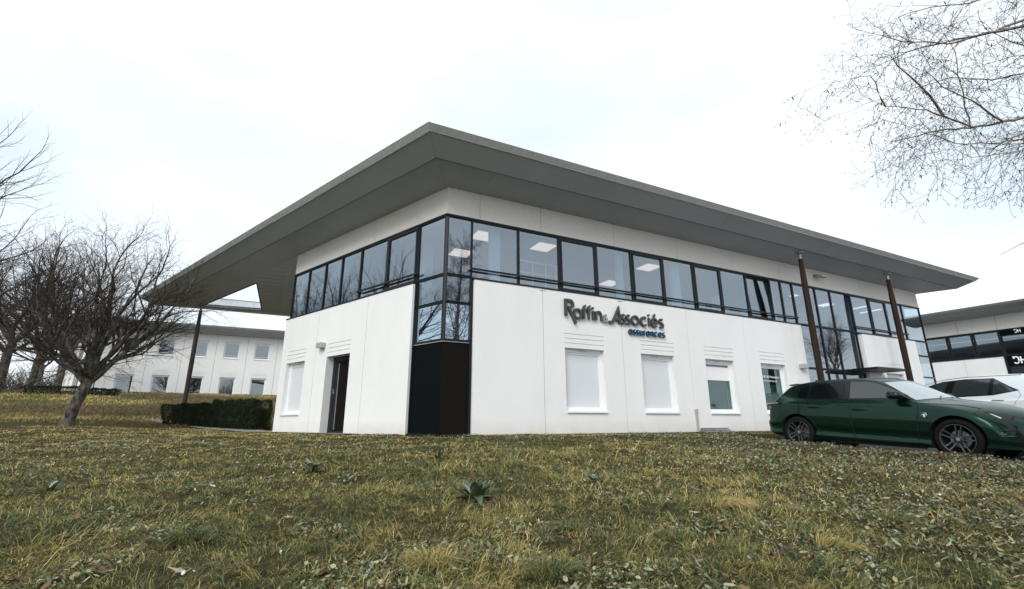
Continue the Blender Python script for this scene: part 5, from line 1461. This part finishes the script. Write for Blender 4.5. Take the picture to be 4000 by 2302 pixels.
GREEN = np.array([(.060, .095, .048), (.14, .175, .066), (.33, .29, .095), (.57, .44, .165), (.80, .62, .33)])
def grass():
    rng = np.random.default_rng(3)
    x, y, r = sample_lawn(540000, rng, 2.0, 21, 1.3)
    lit = right_litter(x, y); tall = vnoise(x, y, .28, 1) * .6 + vnoise(x, y, .9, 2) * .4
    keep = rng.random(len(x)) > lit * .62 * (1 - .8 * (tall > .62)); keep &= rng.random(len(x)) < .55 + .6 * tall
    x, y, r, lit, tall = [v[keep] for v in (x, y, r, lit, tall)]
    n = len(x); z = ground_z(x, y) - .004
    # every blade belongs to a tuft: shared colour, height and lean, blades fanning out of it
    cs = .085 + .03 * (r > 6) + .05 * (r > 10); ci, cj = np.floor(x / cs).astype(int), np.floor(y / cs).astype(int)
    def hh(k):
        q = (ci * 374761393 + cj * 668265263 + k * 974711) & 0x7fffffff; q = ((q ^ (q >> 13)) * 1274126177) & 0x7fffffff; return ((q ^ (q >> 16)) & 0xffff) / 65535.
    tcx, tcy = (ci + .2 + .6 * hh(1)) * cs, (cj + .2 + .6 * hh(2)) * cs; th_, tc_, td_ = hh(3), hh(4), hh(5) * 2 * math.pi
    x = tcx + (x - tcx) * .78; y = tcy + (y - tcy) * .78; z = ground_z(x, y) - .004
    rad = np.arctan2(y - tcy, x - tcx); dist = np.hypot(x - tcx, y - tcy) / cs
    flow = 2 * math.pi * vnoise(x, y, .9, 7) * 1.4
    vx = np.cos(rad) * dist * 1.6 + np.cos(td_) * .55 + np.cos(flow) * .45 + rng.normal(size=n) * .55
    vy = np.sin(rad) * dist * 1.6 + np.sin(td_) * .55 + np.sin(flow) * .45 + rng.normal(size=n) * .55
    ang = np.arctan2(vy, vx)
    lean = np.clip(1.0 + .55 * dist + rng.normal(size=n) * .40 + .40 * (th_ - .5), .15, 1.5)
    big = th_ ** 2.2
    ln = (.022 + .030 * th_ + .075 * big * np.clip(tall * 1.6 - .2, 0, 1)) * (.55 + .9 * rng.random(n)) * (1 - .3 * lit) * np.where(r > 9, .62, 1)
    spike = rng.random(n) < .010; ln = np.where(spike, ln * 1.8, ln); lean = np.where(spike, lean * .6, lean)
    wd = np.maximum(.0030, .00100 * r) * (.6 + .8 * rng.random(n))
    dx, dy = np.cos(ang), np.sin(ang); px, py = -dy, dx
    # facing jitter
    fa = rng.random(n) * math.pi; wx, wy = np.cos(fa), np.sin(fa)
    l1, l2 = lean * .6, np.minimum(lean * 1.25, 1.75)
    m = np.stack([x + dx * np.sin(l1) * ln * .5, y + dy * np.sin(l1) * ln * .5, z + np.cos(l1) * ln * .5], 1)
    tip = m + np.stack([dx * np.sin(l2) * ln * .55, dy * np.sin(l2) * ln * .55, np.maximum(np.cos(l2), -.15) * ln * .55], 1)
    w = np.stack([wx * wd / 2, wy * wd / 2, np.zeros(n)], 1); b = np.stack([x, y, z], 1)
    A = np.stack([b - w, b + w, m + w * .85, m - w * .85], 1).reshape(-1, 3); far = (r >= 8.5)[:, None]; B = np.stack([np.where(far, b - w, m - w * .85), np.where(far, b + w, m + w * .85), tip + w * .12, tip - w * .12], 1).reshape(-1, 3)
    # colour: patchy green to straw
    u = vnoise(x, y, .7, 11) * .30 + tc_ * .42 + vnoise(x, y, 2.6, 13) * .25 + rng.normal(size=n) * .20 - .055 + .13 * np.clip((r - 5) / 8, 0, 1) - .08 * lit
    u = np.clip(u, 0, .999) * 4; i = u.astype(int); f = (u - i)[:, None]; c = GREEN[i] * (1 - f) + GREEN[i + 1] * f
    c *= (.62 + .75 * rng.random((n, 1)))
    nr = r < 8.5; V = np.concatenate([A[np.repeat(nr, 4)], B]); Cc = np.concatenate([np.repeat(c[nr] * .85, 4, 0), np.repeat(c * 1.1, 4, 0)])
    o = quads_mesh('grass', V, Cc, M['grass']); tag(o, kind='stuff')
    # short rough grass on the bank
    n = 90000; x = rng.uniform(-60, -3, n); y = rng.uniform(16, 52, n); t, q = tq(x, y); ok = (q > 12) & (q < 42) & (np.abs(np.arctan2(x, y)) < R(54)); x, y = x[ok], y[ok]; n = len(x)
    z = ground_z(x, y) - .01; fa = rng.random(n) * math.pi; h = .05 + .07 * rng.random(n); w = np.stack([np.cos(fa) * .03, np.sin(fa) * .03, np.zeros(n)], 1); b = np.stack([x, y, z], 1); tp = b + np.stack([rng.normal(size=n) * .05, rng.normal(size=n) * .05, h], 1)
    u = np.clip(vnoise(x, y, 2.5, 21) * .8 + rng.normal(size=n) * .12 + .1, 0, .999) * 4; i = u.astype(int); f = (u - i)[:, None]; c = GREEN[i] * (1 - f) + GREEN[i + 1] * f
    br = np.clip((vnoise(x, y, 5, 22) - .30) * 3, 0, .85)[:, None] * (x < -9)[:, None]; c = c * (1 - br) + np.array([.13, .085, .055]) * br
    V = np.stack([b - w, b + w, tp + w * .3, tp - w * .3], 1).reshape(-1, 3); o = quads_mesh('bank_grass', V, np.repeat(c, 4, 0), M['grass']); tag(o, kind='stuff')
grass()

def broad_leaves():
    rng = np.random.default_rng(13)
    x, y, r = sample_lawn(400000, rng, 2.0, 13, 1.2)
    lit = right_litter(x, y); pat = vnoise(x, y, .45, 31); p = np.clip(lit * .85 + (pat > .62) * .30, 0, 1)
    k = rng.random(len(x)) < p; x, y, r, lit = x[k], y[k], r[k], lit[k]; n = len(x)
    z = ground_z(x, y) + .008 + rng.random(n) * .028
    a = rng.random(n) * 2 * math.pi; s = (.0045 + .009 * rng.random(n) ** 2.5) * (1 + .05 * r); long_ = rng.random(n) < .25; el = np.where(long_, 2.2, 1.15)
    nx, ny = np.cos(a), np.sin(a); tilt = rng.normal(size=n) * .45; tl2 = rng.normal(size=n) * .4
    P = np.stack([x, y, z], 1); A = np.stack([nx * s * el, ny * s * el, s * el * tilt], 1); B = np.stack([-ny * s * .75, nx * s * .75, s * .75 * tl2], 1)
    V = np.stack([P - A, P - A * .55 + B * .8, P + A * .25 + B, P + A, P + A * .25 - B, P - A * .55 - B * .8], 1).reshape(-1, 3)
    base = np.array([(.10, .135, .065), (.17, .20, .11), (.36, .38, .27), (.08, .105, .045), (.36, .34, .18)]); c = base[rng.integers(0, 5, n)] * (.7 + .6 * rng.random((n, 1)))
    br = rng.random(n) < .10 + .18 * lit; c[br] = np.array([(.14, .075, .038)]) * (.5 + 1.2 * rng.random((br.sum(), 1)))
    o = quads_mesh('clover_leaves', V, np.repeat(c, 6, 0), M['grass'], k=6); tag(o, kind='stuff')
    # litter
    x, y, r = sample_lawn(26000, rng, 2.2, 15, 1.1); lit = right_litter(x, y); k = rng.random(len(x)) < .08 + .80 * lit; x, y, lit, r = x[k], y[k], lit[k], r[k]; n = len(x)
    z = ground_z(x, y) + .02 + .02 * rng.random(n); a = rng.random(n) * 6.28; s = (.006 + .020 * rng.random(n) ** 3); nx, ny = np.cos(a), np.sin(a)
    P = np.stack([x, y, z], 1); A = np.stack([nx * s, ny * s, s * rng.normal(size=n) * .6], 1); B = np.stack([-ny * s * .6, nx * s * .6, s * rng.normal(size=n) * .6], 1)
    V = np.stack([P - A, P - A * .4 + B * .7, P + A * .1 + B, P + A * .75 + B * .4, P + A, P + A * .2 - B * .9, P - A * .6 - B * .5], 1); V = V + rng.normal(size=V.shape) * s[:, None, None] * .13; V = V.reshape(-1, 3); cols = np.array([(.11, .045, .022), (.16, .08, .038), (.25, .17, .09), (.06, .032, .02)]); c = cols[rng.integers(0, 4, n)] * (.6 + .8 * rng.random((n, 1)))
    o = quads_mesh('fallen_leaves', V, np.repeat(c, 7, 0), M['grass'], k=7); tag(o, kind='stuff')
    # daisies
    x, y, r = sample_lawn(4200, rng, 3.0, 13, 1.0); lit = right_litter(x, y); k = rng.random(len(x)) < .02 + .55 * lit * (vnoise(x, y, 1.4, 44) > .42) + .10 * (y > 9.6) * (np.abs(x + 2) < 3.4); x, y = x[k], y[k]; n = len(x)
    z = ground_z(x, y) + .045 + .02 * rng.random(n); s = .006 + .004 * rng.random(n); tx, ty = rng.normal(size=n) * .5, rng.normal(size=n) * .5 ; V = []
    for i in range(6):
        t = i * math.pi / 3; V.append(np.stack([x + np.cos(t) * s, y + np.sin(t) * s, z + s * (np.cos(t) * tx + np.sin(t) * ty)], 1))
    V = np.stack(V, 1).reshape(-1, 3); o = quads_mesh('daisies', V, np.full((len(V), 3), .68), M['grass'], k=6); tag(o, kind='stuff')
broad_leaves()

# ------------------------------------------------------------------ single plants and large fallen leaves
def leaf_blade(mb, p, d, L_, wd, droop, fold=.25, mi=0):
    d = Vector(d).normalized(); side = d.cross(Vector((0, 0, 1))).normalized(); n = 7; prev = Vector(p); up_ = d.copy(); V = []
    for i in range(n + 1):
        u = i / n; w = wd * math.sin(math.pi * min(1, u * .92 + .06)) ** .8 * (1 + .12 * math.sin(u * 14)); nn = side.cross(up_).normalized()
        V += [prev - side * w / 2 + nn * w * fold, prev.copy(), prev + side * w / 2 + nn * w * fold]
        up_ = (up_ + Vector((0, 0, -droop / n))).normalized(); prev = prev + up_ * L_ / n
    mb.add(V, [(3 * i + j, 3 * i + j + 1, 3 * i + j + 4, 3 * i + j + 3) for i in range(n) for j in range(2)], mi)
def weed(name, x, y, label, n, L_, wd, seed, silver=0, cat='weed', dead=0):
    rnd = random.Random(seed); z = gz(x, y); root = empty(name, (x, y, z)); tag(root, label, cat)
    n = int(n * 1.7)
    for i in range(n):
        a = 2.4 * i + rnd.uniform(-.5, .5); el = .25 + 2.6 * (1 - i / n) ** 1.4 * rnd.uniform(.6, 1.1); mb = MB()
        leaf_blade(mb, (x + .015 * math.cos(a), y + .015 * math.sin(a), z + .005), (math.cos(a) , math.sin(a), el * 1.3), L_ * rnd.uniform(.6, 1.1), wd * rnd.uniform(.55, 1.0), rnd.uniform(.3, 1.7), rnd.uniform(.02, .2))
        mb.build('leaf', M['dock_silver'] if i < silver else (M['leaf_dark'] if i >= n - dead else M['dock']), root, smooth=True)
weed('dock_plant', -.34, 4.45, 'largest weed in the lawn, broad grey green leaves with brown ones at the base', 16, .26, .085, 1, 4, dead=4)
weed('dock_plant', -2.42, 6.04, 'flat grey green weed with pointed leaves left of the large dock plant', 11, .20, .06, 2, 5)
weed('dock_plant', -1.08, 7.21, 'small dark weed with one upright leaf nearer the wall', 7, .17, .055, 3, 1, dead=2)
weed('dock_plant', .85, 5.18, 'small ragged weed with dark leaves right of the large dock plant', 9, .15, .05, 4, 0, dead=4)
weed('dock_plant', -4.54, 4.94, 'low dark weed patch towards the left edge of the lawn', 10, .16, .05, 5, 2, dead=2)
weed('dock_plant', -.9, 9.3, 'tiny dark sprig close to the base of the black corner panel', 6, .12, .03, 6, 0, dead=3)
weed('dock_plant', .35, 9.9, 'tiny dark tuft right of the black corner panel near the wall', 6, .13, .03, 7, 0, dead=4)

def tussock(x, y, label, seed, n=420, L_=.20, col=0, lean=(.0, .0)):
    rng = np.random.default_rng(seed); z = gz(x, y); root = empty('grass_tussock', (x, y, z)); tag(root, label, 'grass tussock')
    rr = .10 * np.sqrt(rng.random(n)); a = rng.random(n) * 6.28; px = x + rr * np.cos(a); py = y + rr * np.sin(a) * .8; pz = ground_z(px, py)
    ln = L_ * (.5 + .6 * rng.random(n)); out = .35 + rr * 5; dx = np.cos(a) * out + lean[0] + rng.normal(size=n) * .25; dy = np.sin(a) * out + lean[1] + rng.normal(size=n) * .25
    b = np.stack([px, py, pz], 1); d = np.stack([dx, dy, np.full(n, .9)], 1); d /= np.linalg.norm(d, axis=1)[:, None]
    m = b + d * ln[:, None] * .5; d2 = d.copy(); d2[:, 2] -= .8; d2 /= np.linalg.norm(d2, axis=1)[:, None]; tp = m + d2 * ln[:, None] * .5
    fa = rng.random(n) * 3.14; w = np.stack([np.cos(fa), np.sin(fa), np.zeros(n)], 1) * .0024
    g = np.clip(rng.normal(size=n) * .7 + col, 0, 3.99); i = g.astype(int); f = (g - i)[:, None]; c = GREEN[i] * (1 - f) + GREEN[i + 1] * f
    V = np.concatenate([np.stack([b - w, b + w, m + w, m - w], 1).reshape(-1, 3), np.stack([m - w, m + w, tp + w * .1, tp - w * .1], 1).reshape(-1, 3)])
    quads_mesh('blades', V, np.concatenate([np.repeat(c * .85, 4, 0)] * 2), M['grass'], root)
tussock(-2.03, 3.23, 'dark green upright grass tussock left of the middle of the near lawn', 1, 420, .15, .7)
tussock(.38, 3.55, 'upright green tussock right of the large dock plant', 2, 320, .13, 1.0)
tussock(1.05, 3.40, 'green tussock beside curled dead leaves', 3, 300, .13, 1.1)
tussock(1.75, 4.15, 'straw coloured tussock lying over to one side', 4, 420, .20, 3.0, (1.6, -.5))
tussock(.2, 2.75, 'tussock with dark blades at the bottom edge of the lawn', 5, 380, .14, .9)
tussock(-.45, 2.9, 'straw and green tussock below the large dock plant', 6, 420, .17, 2.3)
tussock(2.75, 3.75, 'grey green tussock among the clover', 7, 320, .13, 1.2)
tussock(1.95, 3.15, 'straw tipped tussock in front of the clover', 8, 360, .17, 2.4, (1.3, -.4))

def maple_leaf(x, y, s, m, label, seed, cat='leaf'):
    rnd = random.Random(seed); z = gz(x, y) + .035; mb = MB(); n = 5; out = []
    for i in range(n):
        a = math.pi * (-.85 + 1.7 * i / (n - 1)); ln = s * (.62 + .38 * math.cos(a * .55)) * rnd.uniform(.85, 1.1); out.append((a, ln))
        if i < n - 1: out.append((a + math.pi * 1.7 / (n - 1) / 2, s * .32))
    out = [(-math.pi * .97, s * .12)] + out + [(math.pi * .97, s * .12)]
    rz = rnd.uniform(0, 6.28); tx, ty = rnd.uniform(-.5, .5), rnd.uniform(-.5, .2); V = [Vector((x, y, z + .012))]
    for k, (a, ln) in enumerate(out):
        q = Vector((math.cos(a + rz) * ln, math.sin(a + rz) * ln)); V.append(Vector((x + q.x, y + q.y, z + q.x * tx + q.y * ty + .35 * ln * (ln / s) * (1 if k % 2 else .6) * rnd.uniform(.2, 1))))
    mb.add(V, [(0, i, i + 1) for i in range(1, len(V) - 1)] + [(0, len(V) - 1, 1)])
    st = Vector((math.cos(rz + math.pi), math.sin(rz + math.pi), .1)) * s * .7
    mb.tube(V[0], V[0] + st, .0016, .0012, 4)
    o = mb.build('fallen_leaf', M[m], None, origin=(x, y, z)); tag(o, label, cat)
E2 = [(-2.15, 2.74, .085, 'leaf_brown', 'reddish brown maple leaf lowest in the left part of the lawn'),
      (-2.45, 2.58, .07, 'leaf_brown', 'torn red brown leaf at the bottom edge beside the larger maple leaf'),
      (-.94, 2.63, .07, 'leaf_dark', 'purplish brown leaf at the bottom edge left of centre'),
      (-1.45, 3.63, .06, 'leaf_dark', 'dark curled leaf between two tussocks, beneath the large dock plant to its left'),
      (-1.62, 3.72, .05, 'leaf_pale', 'pale leaf touching a dark curled leaf left of the dock plant'),
      (-2.9, 4.88, .035, 'paper', 'scrap of white paper lying in the left part of the lawn'),
      (-3.64, 6.58, .03, 'paper', 'tiny pale scrap farther up the lawn towards the hedge'),
      (1.54, 2.95, .065, 'leaf_dark', 'plum brown leaf, upper one of the cluster near the bottom right of centre'),
      (1.42, 2.86, .055, 'leaf_dark', 'plum brown leaf, lower left one of the cluster right of centre'),
      (1.60, 2.80, .05, 'leaf_brown', 'reddish leaf leaning on the plum brown cluster right of centre'),
      (.91, 3.38, .05, 'leaf_brown', 'upright curled brown leaf beside the green tussock'),
      (.14, 6.97, .05, 'leaf_dark', 'dark curled leaf alone in the short grass below the blank wall'),
      (1.38, 3.90, .055, 'leaf_pale', 'pale tan leaf beside the straw coloured tussock'),
      (2.68, 4.66, .045, 'leaf_brown', 'rust leaf among the clover below the green car sill'),
      (-.2, 4.28, .06, 'leaf_dark', 'dead brown leaf at the right foot of the large dock plant'),
      (-1.72, 2.72, .06, 'leaf_pale', 'pale buff leaf near the bottom edge beside the maple leaf'),
      (.62, 4.1, .045, 'leaf_brown', 'small rust leaf right of the large dock plant'),
      (-3.9, 4.2, .045, 'leaf_brown', 'rust leaf in the left half of the lawn'),]
for i, (x, y, s, m, lb) in enumerate(E2): maple_leaf(x, y, s, m, lb, 50 + i, 'paper scrap' if m == 'paper' else 'leaf')
